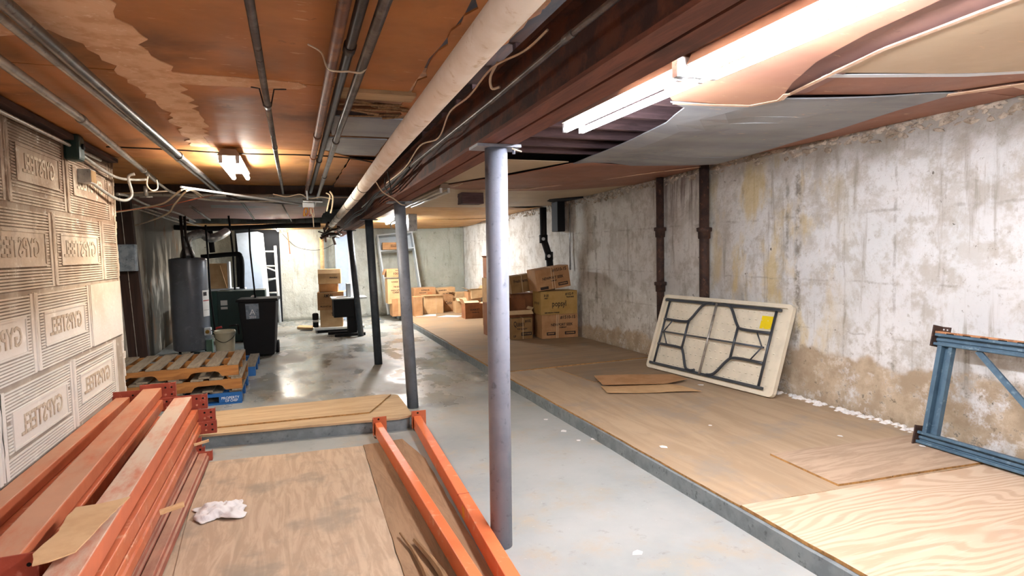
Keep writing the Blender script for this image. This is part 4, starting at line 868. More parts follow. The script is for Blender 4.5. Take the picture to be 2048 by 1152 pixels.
# bright orange pair on the floor
def floor_beam(label, a, b_, w, h, z):
    a = Vector(a); b_ = Vector(b_); d = b_-a; L = d.length; t = thing('rack_beam', label, 'rack beam', (a.x, a.y, z), (0, 0, math.atan2(d.y, d.x)-PI/2), group='bright orange rack beams on the floor')
    bb = MB(); prof = [(-w/2, 0), (w/2, 0), (w/2, h*.6), (w/2-.016, h*.64), (w/2-.018, h), (-w/2, h)]
    va = [bb.bm.verts.new((p[0], 0, p[1])) for p in prof]; vb = [bb.bm.verts.new((p[0], L, p[1])) for p in prof]; n = len(prof)
    bb.bm.faces.new(va); bb.bm.faces.new(vb[::-1])
    for i in range(n): bb.bm.faces.new((va[(i+1) % n], va[i], vb[i], vb[(i+1) % n]))
    bb.build('body', 'orangeb', t, bevel=.005)
    p = MB().box((-w/2-.012, L, -.0), (w/2+.03, L+.006, h+.045)).box((-w/2-.014, L-.05, -.0), (-w/2-.008, L+.006, h+.045)).build('connector_plate', 'orange', t, bevel=.002)
    for hz in (.03, h-.01, h+.025): MB().tube([(-w/2-.0145, L-.025, hz), (-w/2-.0138, L-.025, hz)], .008, 10).build('rivet_hole', 'hole', p)
    MB().tube([(0, L-.001, h+.025), (0, L+.0005, h+.025)], .009, 10).build('rivet_hole', 'hole', p)
    if w > .08:
        MB().box((-w/2-.001, L-1.95, .015), (-w/2, L-1.94, h*.8)).build('yellow_stripe', 'yellow', t); MB().box((-w/2-.001, L-1.92, .015), (-w/2, L-1.91, h*.8)).build('yellow_stripe', 'yellow', t)
        MB().box((-w/2-.002, L-1.80, h*.9), (w/2-.018, L-1.795, h+.001)).build('weld_seam', 'redplate', t)
    return t
floor_beam('bright orange beam on the floor plywood, the left one of two', (.735, 1.55), (.615, 5.08), .075, .105, .0165)
floor_beam('bright orange beam on the floor with yellow stripes, beside the nearest column', (.825, 1.55), (.965, 5.16), .085, .105, .0115)
# splintered sticks
tag(MB().tube([atz(800, 1066, .035), atz(825, 1100, .025), atz(848, 1140, .03), atz(858, 1165, .03)], [.006, .016], 5).build('wood_splinter', 'splinter'), 'thin splintered stick on the plywood, left of two', 'wood')
tag(MB().tube([atz(829, 1080, .035), atz(862, 1118, .035), atz(884, 1147, .03), atz(890, 1162, .03)], [.012, .022], 5).build('wood_splinter', 'splinter'), 'thick splintered stick on the plywood against the left bright orange beam', 'wood')

# ================================================================== PALLETS
def pallet(label, loc, rz, mats, L=1.22, W=1.0, boards=7, z_h=.14, group='stacked pallets', txt=False, notch=True):
    t = thing('pallet', label, 'pallet', loc, (0, 0, rz), group=group)
    for k in range(boards):
        bw = .105+.012*((k*7) % 3); x = (L-bw)*k/(boards-1)
        MB().box((x, 0, z_h-.017), (x+bw, W, z_h)).build('deck_board', mats[0], t, bevel=.003)
    for i, y in enumerate((0, W/2-.019, W-.038)):
        b = MB()
        if notch:
            pts = [(0, .017), (.16, .017), (.19, .06), (.22, .072), (.42, .072), (.45, .06), (.48, .017), (L-.48, .017), (L-.45, .06), (L-.42, .072), (L-.22, .072), (L-.19, .06), (L-.16, .017), (L, .017), (L, z_h-.017), (0, z_h-.017)]
        else: pts = [(0, .017), (L, .017), (L, z_h-.017), (0, z_h-.017)]
        f0 = [b.bm.verts.new((p[0], y, p[1])) for p in pts]; f1 = [b.bm.verts.new((p[0], y+.038, p[1])) for p in pts]; n = len(pts)
        b.bm.faces.new(f0); b.bm.faces.new(f1[::-1])
        for q in range(n): b.bm.faces.new((f0[(q+1) % n], f0[q], f1[q], f1[(q+1) % n]))
        b.build('stringer', mats[1], t)
    for k in range(5):
        x = (L-.1)*k/4; MB().box((x, 0, 0), (x+.1, W, .0165)).build('bottom_board', mats[0], t)
    return t
PX = -1.84
pallet('old brown wooden pallet on top of the stack behind the block wall', (PX+.02, 6.87, .285), 0, ('palletw', 'palletb'))
pallet('brown wooden pallet in the middle of the stack', (PX+.05, 6.84, .1425), .01, ('palletw', 'palletb'))
# blue block pallet
bl = thing('pallet', 'blue painted pallet at the bottom of the stack, with white lettering', 'pallet', (PX+.04, 6.83, 0), group='stacked pallets')
for k in range(7):
    x = 1.1*k/6; MB().box((x, .05, .122), (x+.12, 1.05, .14)).build('deck_board', 'palletw', bl)
MB().box((0, .03, .085), (1.22, .12, .121)).build('stringer', 'palletblue', bl); MB().box((0, .95, .085), (1.22, 1.05, .121)).build('stringer', 'palletblue', bl)
for x in (0, .52, 1.0):
    for y in (.03, .5, .93):
        blk = MB().box((x, y, .018), (x+.22, y+.12, .085)).build('block', 'palletblue', bl, bevel=.004)
MB().box((0, .03, 0), (1.22, .13, .018)).build('bottom_board', 'palletblue', bl)
for y in (.5, .93): MB().box((0, y, 0), (1.22, y+.1, .018)).build('bottom_board', 'palletblue', bl)
text_mesh('PROPERTY', .04, 'inkw', bl, 'lettering', (1.11, .028, .066), w=.17); text_mesh('OF CHEP', .035, 'inkw', bl, 'lettering', (1.12, .028, .036), w=.12)
b2 = thing('pallet', 'blue pallet standing alone behind the stack, next to the dark wheeled bin', 'pallet', (-1.75, 8.35, 0), group='stacked pallets')
for k in range(7):
    x = 1.1*k/6; MB().box((x, 0, .122), (x+.12, 1.0, .14)).build('deck_board', 'palletw', b2)
for y in (0, .46, .9):
    MB().box((0, y, .085), (1.22, y+.1, .121)).build('stringer', 'palletblue', b2); MB().box((0, y, 0), (1.22, y+.1, .018)).build('bottom_board', 'palletblue', b2)
    for x in (0, .52, 1.04): MB().box((x, y, .018), (x+.18, y+.1, .085)).build('block', 'palletblue', b2)

# ================================================================== BOILER CORNER
hc = Vector((-1.60, 10.8, 0)); R_ = .275
h = thing('water_heater', 'tall grey cylindrical water heater in the dark corner behind the pallets', 'water heater', hc)
MB().lathe([(R_*.9, .06), (R_, .08), (R_, 1.50), (R_*.97, 1.53), (R_*.5, 1.55)]).build('tank', 'heater', h)
for a in (.6, 2.7, 4.8): MB().tube([(R_*.8*math.cos(a), R_*.8*math.sin(a), 0), (R_*.8*math.cos(a), R_*.8*math.sin(a), .08)], .02, 8).build('leg', 'black', h)
MB().lathe([(.11, 1.55), (.10, 1.62), (.075, 1.68), (.075, 1.72)]).build('draft_hood', 'galv', h)
MB().tube([(0, 0, 1.70), (0, 0, 1.80), (.05, .02, 1.88), (.2, .1, 1.93), (.30, .15, 1.86), (.42, .2, 1.88), (.5, .8, 1.98)], .072, 16, 4).build('flue', 'galv', h)
def curved_label(r, a0, a1, z0, z1, mat, nm='warning_label', par=h, d=.002):
    b = MB().mat(mat); n = 6
    for i in range(n):
        p, q = a0+(a1-a0)*i/n, a0+(a1-a0)*(i+1)/n
        b.quad(((r+d)*math.cos(p), (r+d)*math.sin(p), z0), ((r+d)*math.cos(q), (r+d)*math.sin(q), z0), ((r+d)*math.cos(q), (r+d)*math.sin(q), z1), ((r+d)*math.cos(p), (r+d)*math.sin(p), z1))
    return b.build(nm, mat, par)
A0 = math.radians(-42); A1 = math.radians(-5)
lb = curved_label(R_, A0, A1, .60, 1.02, 'labelw')
curved_label(R_, A0+.03, A1-.03, .845, .86, 'redpaint', 'red_band', lb, .003)
curved_label(R_, A0+.06, A1-.3, .93, .99, 'ink', 'print', lb, .003)
curved_label(R_, A0+.05, A1-.1, .70, .704, 'ink', 'print', lb, .003)
gv = MB().box((R_*.75, -.22, .30), (R_*.75+.10, -.10, .42)).build('gas_valve', 'whitepaint', h, bevel=.01)
MB().tube([(R_*.75+.05, -.22, .36), (R_*.75+.05, -.25, .36)], .03, 12).build('dial', 'brass', h)
MB().box((R_*.8, -.18, .0), (R_*.8+.09, -.04, .22)).build('burner_door', 'rib', h)
def dpipe(label, pts, r, mat='darkpipe', name='pipe', smooth=0, cat='pipe'): return tag(MB().tube(pts, r, 10, smooth).build(name, mat), label, cat)
dpipe('pair of dark pipes rising from the water heater, left one', [(-1.62, 10.62, 1.54), (-1.64, 10.6, 2.2)], .022)
dpipe('pair of dark pipes rising from the water heater, right one', [(-1.50, 10.6, 1.54), (-1.58, 10.58, 1.9), (-1.58, 10.58, 2.2)], .02)
dpipe('thin black gas pipe running down the side of the water heater', [aty(411, 450, 10.5), aty(415, 500, 10.5), aty(420, 580, 10.5), aty(430, 662, 10.55), Vector((-1.36, 10.66, .38))], .014, 'black')
dpipe('thick black pipe coming down above the boiler with a tee', [aty(420, 462, 11.6), aty(425, 505, 11.6)], .045, 'black')
dpipe('thick black horizontal pipe over the boiler, bending down at its right end', [aty(402, 514, 11.6), aty(470, 508, 11.6), aty(480, 512, 11.6), aty(484, 530, 11.6), aty(484, 576, 11.7)], .042, 'black', smooth=3)
dpipe('thin black pipe rising from the wheeled bin to the ceiling', [aty(498, 452, 9.95), aty(500, 500, 10.0), aty(511, 600, 10.1)], .013, 'black')
dpipe('thin black pipe left of the pale panel', [Vector((aty(458, 450, 12.2).x, 12.2, 2.3)), aty(460, 455, 12.2), aty(466, 505, 12.2), Vector((aty(466, 505, 12.2).x, 12.2, 0))], .018, 'black')
bo = thing('boiler', 'dark green boiler cabinet behind the cream bucket', 'boiler', (-1.32, 11.75, 0))
MB().box((0, 0, .02), (.80, .55, .93)).build('cabinet', 'boiler', bo, bevel=.012)
MB().box((.06, -.004, .68), (.17, -.0005, .77)).build('label', 'labelw', bo); MB().box((.06, -.004, .61), (.17, -.0005, .655)).build('label', 'labelw', bo)
MB().tube([(.40, -.03, .36), (.40, -.03, .80)], .022, 10).build('sight_glass', 'brass', bo); MB().box((.38, -.05, .55), (.43, -.002, .72)).build('valve', 'rib', bo)
MB().tube([(.60, -.02, .80), (.60, -.0, .80)], .045, 18).build('pressure_gauge', 'labelw', bo)
tag(MB().tube([aty(428, 662, 10.6), aty(434, 656, 10.6), aty(444, 654, 10.6)], .018, 8).build('valve_handle', 'redpaint'), 'red valve handle beside the water heater', 'valve')
tag(MB().tube([aty(458, 652, 10.2), aty(476, 650, 10.2), aty(478, 668, 10.2)], .018, 8).build('tap', 'blackmetal'), 'dark tap over the cream bucket', 'tap')
cb_ = thing('cupboard', 'tan cardboard backed cupboard standing on the boiler behind', 'cupboard', aty(418, 578, 12.4))
MB().box((0, 0, 0), (.32, .3, .47)).build('side', 'cartonl', cb_); MB().box((.325, 0, 0), (.36, .3, .50)).build('post', 'whitepaint', cb_); MB().box((-.05, -.05, -.04), (.62, .35, -.005)).build('shelf', 'whitepaint', cb_)
tag(MB().obox(aty(447, 576, 12.3), (.06, 0, 0), (0, .04, 0), (-.10, 0, .42)).build('wood_scrap', 'cartonl'), 'pale wood scrap leaning beside the cupboard', 'wood')
tag(MB().box((-2.0, 13.2, 0), (-1.2, 13.24, 1.35)).build('side_panel', 'boiler'), 'dark panel far behind the water heater', 'panel')
# wheeled bin
bn = thing('wheeled_bin', 'black wheeled bin with a blue label beside the boiler', 'bin', (-.54, 10.05, 0), (0, 0, -.05))
def frustum(b, w0, d0, w1, d1, z0, z1): return b.hexa([(-w0/2, -d0/2, z0), (w0/2, -d0/2, z0), (w0/2, d0/2, z0), (-w0/2, d0/2, z0), (-w1/2, -d1/2, z1), (w1/2, -d1/2, z1), (w1/2, d1/2, z1), (-w1/2, d1/2, z1)])
frustum(MB(), .42, .42, .54, .52, .03, .86).build('body', 'black', bn, bevel=.02)
frustum(MB(), .60, .58, .58, .55, .86, .90).build('lid', 'black', bn, bevel=.01)
MB().tube([(-.3, .25, .88), (.3, .25, .88)], .015, 8).build('handle', 'black', bn)
for s in (-1, 1): MB().tube([(s*.2, .22, .1), (s*.25, .22, .1)], .1, 18).build('wheel', 'black', bn)
q = MB().hexa([(-.16, -.252, .60), (.02, -.252, .60), (.02, -.245, .60), (-.16, -.245, .60), (-.165, -.268, .83), (.02, -.268, .83), (.02, -.26, .83), (-.165, -.26, .83)]).build('label', 'galvbox', bn)
text_mesh('A', .12, 'inkw', bn, 'label_print', (-.07, -.268, .70), (PI/2-.08, 0, 0)); text_mesh('2010', .05, 'inkw', bn, 'label_print', (-.07, -.26, .625), (PI/2-.08, 0, 0))
# bucket on a board
tag(MB().box((-1.28, 10.0, 0), (-.86, 10.55, .035)).build('board', 'palletw'), 'short weathered board under the cream bucket', 'board')
bk = thing('bucket', 'cream plastic bucket with a wire handle in front of the boiler', 'bucket', (-1.06, 10.22, .036))
MB().lathe([(.125, 0), (.13, .01), (.148, .33), (.158, .335), (.158, .355), (.150, .36), (.150, .372), (.142, .372), (.135, .35), (.12, .02)]).build('pail', 'bucket', bk)
MB().tube([(-.155, 0, .33), (-.12, -.11, .26), (0, -.165, .20), (.12, -.11, .26), (.155, 0, .33)], .004, 6, 4).build('handle', 'blackmetal', bk)
# old post with electrical panel
ps = thing('timber_post', 'dark leaning timber post beside the end of the block wall', 'post', (-1.98, 8.35, 0))
MB().hexa([(.06, 0, 0), (.27, 0, 0), (.27, .1, 0), (.06, .1, 0), (-.04, 0, 2.40), (.15, 0, 2.40), (.15, .1, 2.40), (-.04, .1, 2.40)]).build('post', 'oldwood', ps)
MB().tube([(.15, -.01, .1), (.06, -.01, 2.3)], .004, 6).build('wire', 'conduit', ps)
tag(MB().box((-1.97, 8.24, 1.40), (-1.77, 8.345, 1.72)).build('electrical_panel', 'galvbox', bevel=.008), 'grey metal electrical panel on the dark leaning post', 'electrical panel')

# pale panel and ladder in the dark doorway
dp = thing('pale_door', 'tall pale blue door leaf leaning in the dark doorway', 'door panel')
T0, T1 = aty(472, 467, 14.6), aty(514, 463, 14.6); B0, B1 = aty(492, 640, 14.3), aty(535, 640, 14.3); B0.z = B1.z = 0.002
d = Vector((0, .04, 0)); MB().mat('paleblue').hexa([B0, B1, B1+d, B0+d, T0, T1, T1+d, T0+d]).build('leaf', 'paleblue', dp)
T2 = aty(526, 467, 14.75); B2 = B1+Vector((.09, .2, 0)); B2.z = .002
MB().mat('whitepaint').hexa([B1, B2, B2+d, B1+d, T1, T2, T2+d, T1+d]).build('edge', 'whitepaint', dp)
ld = thing('rack_ladder', 'white metal upright frame leaning at the right side of the dark doorway', 'rack frame')
P = lambda px, py, yy=14.75: aty(px, py, yy)
a, b_ = P(550, 492), P(561, 655, 14.3); b_.z = .03
MB().tube([a, b_], .03, 8).build('upright', 'whitepaint', ld)
a2, b2_ = P(524, 500, 14.85), P(540, 655, 14.4); b2_.z = .03
MB().tube([a2, b2_], .025, 8).build('upright', 'whitepaint', ld)
for p, q in (((526, 503), (550, 503)), ((529, 532), (553, 532)), ((530, 534), (554, 543)), ((532, 563), (555, 555)), ((533, 559), (556, 557)), ((535, 586), (558, 585)), ((537, 619), (560, 617))):
    MB().tube([P(*p, 14.78), P(*q, 14.7)], .02, 8).build('rung', 'whitepaint', ld)

# ================================================================== DESK AND BOXES, BACK LEFT
TI = .0012
def carton(label, fl, fr, hgt, dep, mat='carton', tilt=0, roll=0, group=None, prints=(), twines=(), flaps=(), open_top=False, tape=False, sidemat='inner', z=None, fwd=0):
    fl, fr = Vector(fl), Vector(fr); zz = z if z is not None else fl.z; dd = fr-fl; W = math.hypot(dd.x, dd.y)
    t = thing('cardboard_box', label, 'cardboard box', (fl.x, fl.y, zz), (fwd, tilt, math.atan2(dd.y, dd.x)), group=group)
    b = MB()
    if open_top:
        e = .006
        b.mat(mat).box((0, 0, 0), (W, e, hgt)).box((0, dep-e, 0), (W, dep, hgt)).box((0, e, 0), (e, dep-e, hgt)).box((W-e, e, 0), (W, dep-e, hgt)).box((e, e, 0), (W-e, dep-e, e)); b.build('body', mat, t)
    else: b.mat(mat).box((0, 0, 0), (W, dep, hgt)); b.build('body', mat, t, bevel=.004)
    for side, ang, ln, fm in flaps:   # side f,b,l,r ; angle from horizontal outwards
        c, s = math.cos(ang)*ln, math.sin(ang)*ln
        o, ax, ay = {'f': ((0.004, 0, hgt), (W-.008, 0, 0), (0, -c, s)), 'b': ((0.004, dep, hgt), (W-.008, 0, 0), (0, c, s)), 'l': ((0, .004, hgt), (0, dep-.008, 0), (-c, 0, s)), 'r': ((W, .004, hgt), (0, dep-.008, 0), (c, 0, s))}[side]
        nv = Vector(ax).cross(Vector(ay)).normalized()*.004
        MB().obox(o, ax, ay, nv).build('flap', fm, t)
    if tape: MB().box((W/2-.02, -TI, .0), (W/2+.02, -.0002, hgt)).build('tape', 'cartonl', t)
    for item in prints:
        txt, u, v, wfrac, sz = item[:5]; face = item[5] if len(item) > 5 else 'f'; m = item[6] if len(item) > 6 else 'ink'
        if txt == '#bar':   # solid printed bar
            (MB().box((W*(u-wfrac/2), -TI, hgt*v-sz/2), (W*(u+wfrac/2), -.0003, hgt*v+sz/2))).build('printed_bar', m, t)
        elif face == 'f': text_mesh(txt, sz, m, t, 'printing', (W*u, -.0008, hgt*v), w=W*wfrac, bold=.0015)
        else: text_mesh(txt, sz, m, t, 'printing', (-.0008, dep*u, hgt*v), (PI/2, 0, -PI/2), w=dep*wfrac)
    for u in twines:
        MB().tube([(W*u, -.004, 0), (W*(u+.01), -.004, hgt+.003), (W*(u+.02), dep*.6, hgt+.003)], .0035, 5).build('twine', 'twine', t)
    return t
# stack left of the desk (on a low board)
pl = thing('desk_panel', 'flat white topped board with a black edge lying under the left pile of boxes', 'board', (.33, 12.3, 0))
MB().box((0, 0, .06), (.95, .9, .10)).build('top', 'deskw', pl); MB().box((.05, .05, 0), (.92, .85, .06)).build('edge', 'black', pl)
zb = .102
bx = lambda px, py, z: atz(px, py, z)
a = Vector((.44, 12.42, zb)); b_ = Vector((.87, 12.38, zb))
carton('cardboard box at the bottom of the left pile beside the desk, with dark letters', a, b_, .34, .4, 'cartonl', prints=(('TTT', .62, .72, .22, .1),), flaps=(('r', -.5, .15, 'inner'),), group='boxes piled beside the desk')
a2 = Vector((.40, 12.40, zb+.342)); b2_ = Vector((.90, 12.36, zb+.342))
carton('cardboard box second from the bottom of the left pile, open flaps and a dark name', a2, b2_, .35, .42, 'carton', prints=(('AMNN', .42, .80, .34, .1), ('PRODUCT 24', .3, .2, .4, .04)), flaps=(('r', .35, .14, 'inner'), ('f', .1, .10, 'inner')), open_top=False, group='boxes piled beside the desk')
a3 = Vector((.44, 12.5, zb+.70)); b3_ = Vector((.80, 12.46, zb+.70))
carton('small cardboard box third from the bottom of the left pile', a3, b3_, .155, .34, 'carton', group='boxes piled beside the desk')
a4 = Vector((.43, 12.45, zb+.86)); b4_ = Vector((.86, 12.40, zb+.86))
carton('cardboard box topmost of the left pile beside the desk, slightly askew', a4, b4_, .29, .36, 'cartonl', prints=(('FRAGILE', .68, .42, .35, .035),), flaps=(('f', -1.2, .09, 'cartonl'),), group='boxes piled beside the desk')
# black jars
jr = thing('dark_canister', 'dark lidded canister on the floor board left of the box pile', 'canister', (.355, 12.55, .102)); MB().lathe([(.05, 0), (.055, .01), (.055, .10), (.04, .12), (.04, .14), (.06, .15), (.06, .26), (.04, .28)]).build('body', 'black', jr); MB().lathe([(.056, .10), (.058, .105), (.058, .14), (.05, .145)]).build('band', 'labelw', jr)
tag(MB().prism([(.0, 13.2), (.3, 12.9), (.32, 13.3), (.05, 13.5)], .01, .05).build('floor_board', 'stick'), 'small board lying on the floor left of the pile', 'board')
tag(MB().prism([(.05, 12.9), (.28, 12.75), (.3, 12.9), (.1, 13.0)], .0, .008).build('black_plate', 'black'), 'small black plate lying on the floor left of the pile', 'plate')
# desk
D = Vector((.66, 11.72, 0)); dk = thing('small_desk', 'small office desk with a white top, black panel and black feet beside the farthest column', 'desk', D)
MB().box((-.03, -.12, .70), (.62, .45, .725)).build('desk_top', 'deskw', dk, bevel=.004)
MB().box((0, -.1, .36), (.36, .40, .70)).build('drawer_unit', 'black', dk, bevel=.004)
MB().box((.26, .0, .04), (.42, .30, .70)).build('leg_panel', 'black', dk)
MB().box((-.0, -.14, 0), (.56, -.06, .05)).build('foot', 'black', dk); MB().box((-.1, .26, 0), (.44, .34, .05)).build('foot', 'black', dk)
tag(MB().box((.93, 11.82, .726), (1.00, 12.1, .98)).build('grey_case', 'cartong', bevel=.004) , 'narrow grey brown case standing on the desk behind the column', 'case')
bpy.data.objects['grey_case'].data.materials[0] = M['shelfgrey']
dpipe('old pale wood strip standing on the back wall above the box pile', [aty(643, 476, 14.93), aty(646, 560, 14.93)], .05, 'stick', 'wood_strip', cat='wood')
wire('thin loose wires drooping across the back wall', [aty(565, 468, 14.9), aty(590, 492, 14.9), aty(620, 500, 14.9), aty(650, 497, 14.9), aty(680, 480, 14.9)], .006, 'wireb')
wire('rusty stain coloured wire hanging on the back wall near the ladder frame', [aty(575, 465, 14.9), aty(578, 490, 14.9), aty(580, 508, 14.9)], .012, 'oldwood' if False else 'wirer')
tag(MB().box((1.0, 14.2, 1.96), (1.1, 14.5, 2.05)).build('wood_end', 'carton'), 'orange brown timber end under the beam at the far pilaster', 'timber')

# leaning bookcase
sh = thing('bookcase', 'pale grey open bookcase leaning against the back wall', 'bookcase', (2.05, 14.22, .117), (-.20, -.085, 0))
Wd, Hh, Dd = .86, 1.92, .28
MB().box((0, 0, 0), (.03, Dd, Hh)).build('side', 'shelfgrey', sh); MB().box((Wd-.03, 0, 0), (Wd, Dd, Hh)).build('side', 'shelfgrey', sh)
for z in (0, Hh-.03, Hh-.42): MB().box((.03, .002, z), (Wd-.03, Dd, z+.03)).build('shelf', 'shelfgrey', sh)
MB().box((.03, Dd-.012, 1.5), (Wd-.03, Dd, 1.9)).build('back_panel', 'shelfgrey', sh)
carton('small orange brown box on the top shelf of the bookcase', (2.0, 14.46, 1.63), (2.42, 14.46, 1.63), .17, .16, 'carton', prints=(('EGGS', .6, .5, .3, .08),), fwd=-.0)

# scattered boxes at the back right, G: front-left pixel, front-right pixel, depth y of left corner
gr = 'boxes heaped at the back of the platform'
def pbox(label, p0, p1, ptop, y, dep, mat, base=.116, **k):
    a = aty(p0[0], p0[1], y); b_ = aty(p1[0], p1[1], y+k.pop('skew', 0)); tp = aty(p0[0], ptop, y)
    zb = base; return carton(label, (a.x, a.y, zb), (b_.x, b_.y, zb), tp.z-zb, dep, mat, group=gr, z=zb, **k)
pbox('bottom box of the tall stack in front of the bookcase', (785, 622), (812, 622), 598, 13.55, .4, 'carton', tape=True)
zz = aty(776, 596, 13.7).z
carton('tall box in the middle of the stack before the bookcase, covered in small print', aty(776, 597, 13.6), aty(808, 597, 13.6), aty(776, 547, 13.6).z-zz, .4, 'cartonl', z=.40, group=gr, prints=(('SUNRISE', .45, .88, .4, .04), ('THIS SIDE UP', .62, .68, .5, .05), ('HANDLE WITH', .5, .54, .6, .04), ('CARE', .5, .45, .4, .05)))
carton('topmost numbered box of the stack before the bookcase', aty(773, 546, 13.6), aty(806, 546, 13.6), .19, .38, 'carton', z=.995, group=gr, prints=(('10010', .65, .45, .5, .07), ('SUN', .65, .8, .2, .03)), flaps=(('l', -1.2, .14, 'carton'),))
pbox('narrow brown box standing at the front edge of the heap', (829, 628), (846, 627), 594, 13.3, .30, 'carton')
pbox('pale box with an open flap next to the narrow brown one', (848, 621), (887, 620), 592, 13.7, .32, 'cartonl', twines=(.62,), flaps=(('l', -1.25, .2, 'cartonl'), ('f', .1, .05, 'inner')))
carton('rounded brown box with a big number resting on the heap', aty(828, 590, 14.05), aty(872, 590, 14.05), .265, .34, 'carton', z=.44, group=gr, prints=(('1001013', .52, .2, .55, .07), ('SUPERIOR', .52, .78, .38, .04), ('PACK DATE', .4, .55, .3, .035), ('20 KG', .72, .5, .18, .035, 'f', 'wirer')))
carton('support box hidden under the numbered box', (2.76, 14.05, .117), (3.08, 14.05, .117), .32, .34, 'carton', group=gr)
pbox('brown box with a dark curly name behind the pale flap box', (884, 615), (911, 614), 590, 14.1, .34, 'carton', prints=(('Cutie', .5, .5, .5, .12),))
carton('box lying on the curly name box, printed with faint words', aty(872, 588, 14.3), aty(911, 588, 14.3), .20, .36, 'cartonl', z=.46, group=gr, prints=(('GARDEN', .35, .72, .4, .035), ('35 LBS 6PCS', .6, .25, .5, .05)), tilt=-.03)
pbox('open pale box right of the curly name box', (912, 617), (934, 617), 596, 13.5, .26, 'cartonl', open_top=True, flaps=(('f', -.6, .12, 'inner'), ('l', .3, .1, 'inner')))
carton('pale box with its flaps up, resting on the open pale box', aty(911, 596, 13.95), aty(936, 596, 13.95), .19, .32, 'cartonl', z=.375, group=gr, flaps=(('l', .2, .12, 'inner'),))
pbox('box with a raised lid flap in the far right corner of the heap', (937, 606), (962, 606), 584, 13.3, .34, 'carton', flaps=(('f', .6, .14, 'inner'), ('r', .9, .16, 'cartonl')), open_top=True)
carton('small leaning box over the raised lid box by the first column', aty(944, 592, 13.2), aty(968, 590, 13.2), .2, .3, 'cartonl', z=.45, group=gr, flaps=(('l', .5, .15, 'inner'),), tilt=-.1)
pbox('dark brown open box standing apart in front of the heap', (931, 637), (968, 636), 609, 12.2, .30, 'cartond', open_top=True, prints=(('SUNKIST', .52, .60, .5, .06), ('VALENCIA', .55, .42, .4, .035)), flaps=(('l', 1.1, .13, 'carton'), ('b', .3, .12, 'inner'), ('r', .2, .12, 'inner')))
# paper sheets
def paper(label, pts, z, mat='paper', name='paper_scrap'):
    return tag(MB().prism(pts, z, z+.002).build(name, mat), label, 'paper')
paper('white sheet of paper lying left in front of the heap of boxes', [atz(831, 633, .117)[:2], atz(872, 632, .117)[:2], atz(872, 628.5, .117)[:2], atz(850, 629, .117)[:2]], .1175, name='paper_sheet')
paper('long white sheet of paper lying between the heap and the dark open box', [atz(874, 634, .117)[:2], atz(915, 634, .117)[:2], atz(926, 631.5, .117)[:2], atz(893, 630.5, .117)[:2]], .1175, name='paper_sheet')
paper('blue scrap on the floor at the foot of the back wall', [(1.70, 14.2), (1.85, 14.2), (1.86, 14.4), (1.72, 14.4)], .001, 'palletblue')
paper('white scrap on the floor beside the wheeled bin', [atz(555, 710, 0)[:2], atz(568, 713, 0)[:2], atz(578, 707, 0)[:2], atz(566, 704, 0)[:2]], .001)
for px, py, z, lab in ((1128, 862, 0, 'white paper scrap on the aisle floor, farthest of the near scraps'), (1092, 839, 0, 'small torn scrap on the floor close to the first column'), (1190, 878, 0, 'white paper scrap at the foot of the platform edge'), (1157, 881, 0, 'tiny scrap between two others on the aisle floor'), (1328, 894, .114, 'white paper scrap on the tan platform sheet'), (1421, 851, .114, 'tiny pale scrap on the platform in line with the folding table'), (1277, 1106, 0, 'pale scrap on the floor near the bottom of the picture'), (1680, 872, .114, 'pale chip beside the plywood offcut'), (1402, 770, .114, 'white scrap under the folding table edge'), (1845, 892, .127, 'white chip on the plywood offcut by the blue frame')):
    c = atz(px, py, z); s = .022 if 'tiny' in lab or 'chip' in lab or 'small' in lab else .035; rr = random.Random(px)
    paper(lab, [(c.x+s*math.cos(a)*rr.uniform(.6, 1.2), c.y+s*math.sin(a)*rr.uniform(.6, 1.1)) for a in (0, 1.3, 2.2, 3.4, 4.9)], z+.0005)

# ================================================================== TIED BOXES AT THE RIGHT WALL
g2 = 'boxes piled against the right wall'
def q(px, py, y): return aty(px, py, y)
Y0 = 8.75
carton('brown box tied with pale twine at the bottom of the right wall pile', (3.68, 8.78, .119), (4.30, 8.74, .119), .385, .36, 'carton', group=g2, twines=(.40, .44), prints=(('NEWPORT SEEK', .55, .56, .60, .06), ('COMPANY', .58, .44, .2, .03), ('#1510-15', .72, .86, .42, .07), ('#bar', .25, .2, .24, .05), ('#bar', .78, .2, .30, .05), ('CALIFORNIA', .78, .2, .24, .028, 'f', 'carton'), ('NEWPORT', .25, .2, .18, .028, 'f', 'carton')))
carton('tan box in the middle of the right wall pile with an outlined curly logo', (3.66, 8.76, .506), (4.29, 8.73, .506), .375, .38, 'cartont', group=g2, prints=(('#102-9', .78, .86, .22, .06), ('TRADE MARK', .80, .73, .22, .03), ('popsyl', .5, .45, .38, .13), ('20 LBS', .15, .82, .13, .05), ('NET', .15, .7, .1, .03), ('MICHIGAN FARMS', .3, .08, .4, .022), ('popsyl', .5, .5, .6, .07, 'l')))
carton('brown tied box tilted on top of the right wall pile', (3.60, 8.74, .845), (4.18, 8.72, .845), .34, .38, 'carton', group=g2, tilt=-.13, z=.885, twines=(.46, .53), prints=(('NEWPORT SEEK', .50, .52, .62, .06), ('COMPANY', .52, .38, .18, .025), ('#1510-15', .72, .86, .42, .07), ('#bar', .22, .10, .24, .045), ('#bar', .78, .18, .28, .05), ('CALIFORNIA', .78, .18, .24, .028, 'f', 'carton')))
carton('olive brown box standing on the floor left of the tied boxes', (3.22, 8.93, .119), (3.58, 8.93, .119), .34, .36, 'cartong', group=g2, twines=(.53,), prints=(('Queen', .35, .72, .5, .12), ('#102', .78, .84, .28, .06), ('TOP QUALITY', .5, .48, .5, .03), ('#bar', .70, .24, .50, .055), ('VEGETABLES', .70, .24, .44, .03, 'f', 'cartong'), ('UP', .14, .14, .12, .05)))
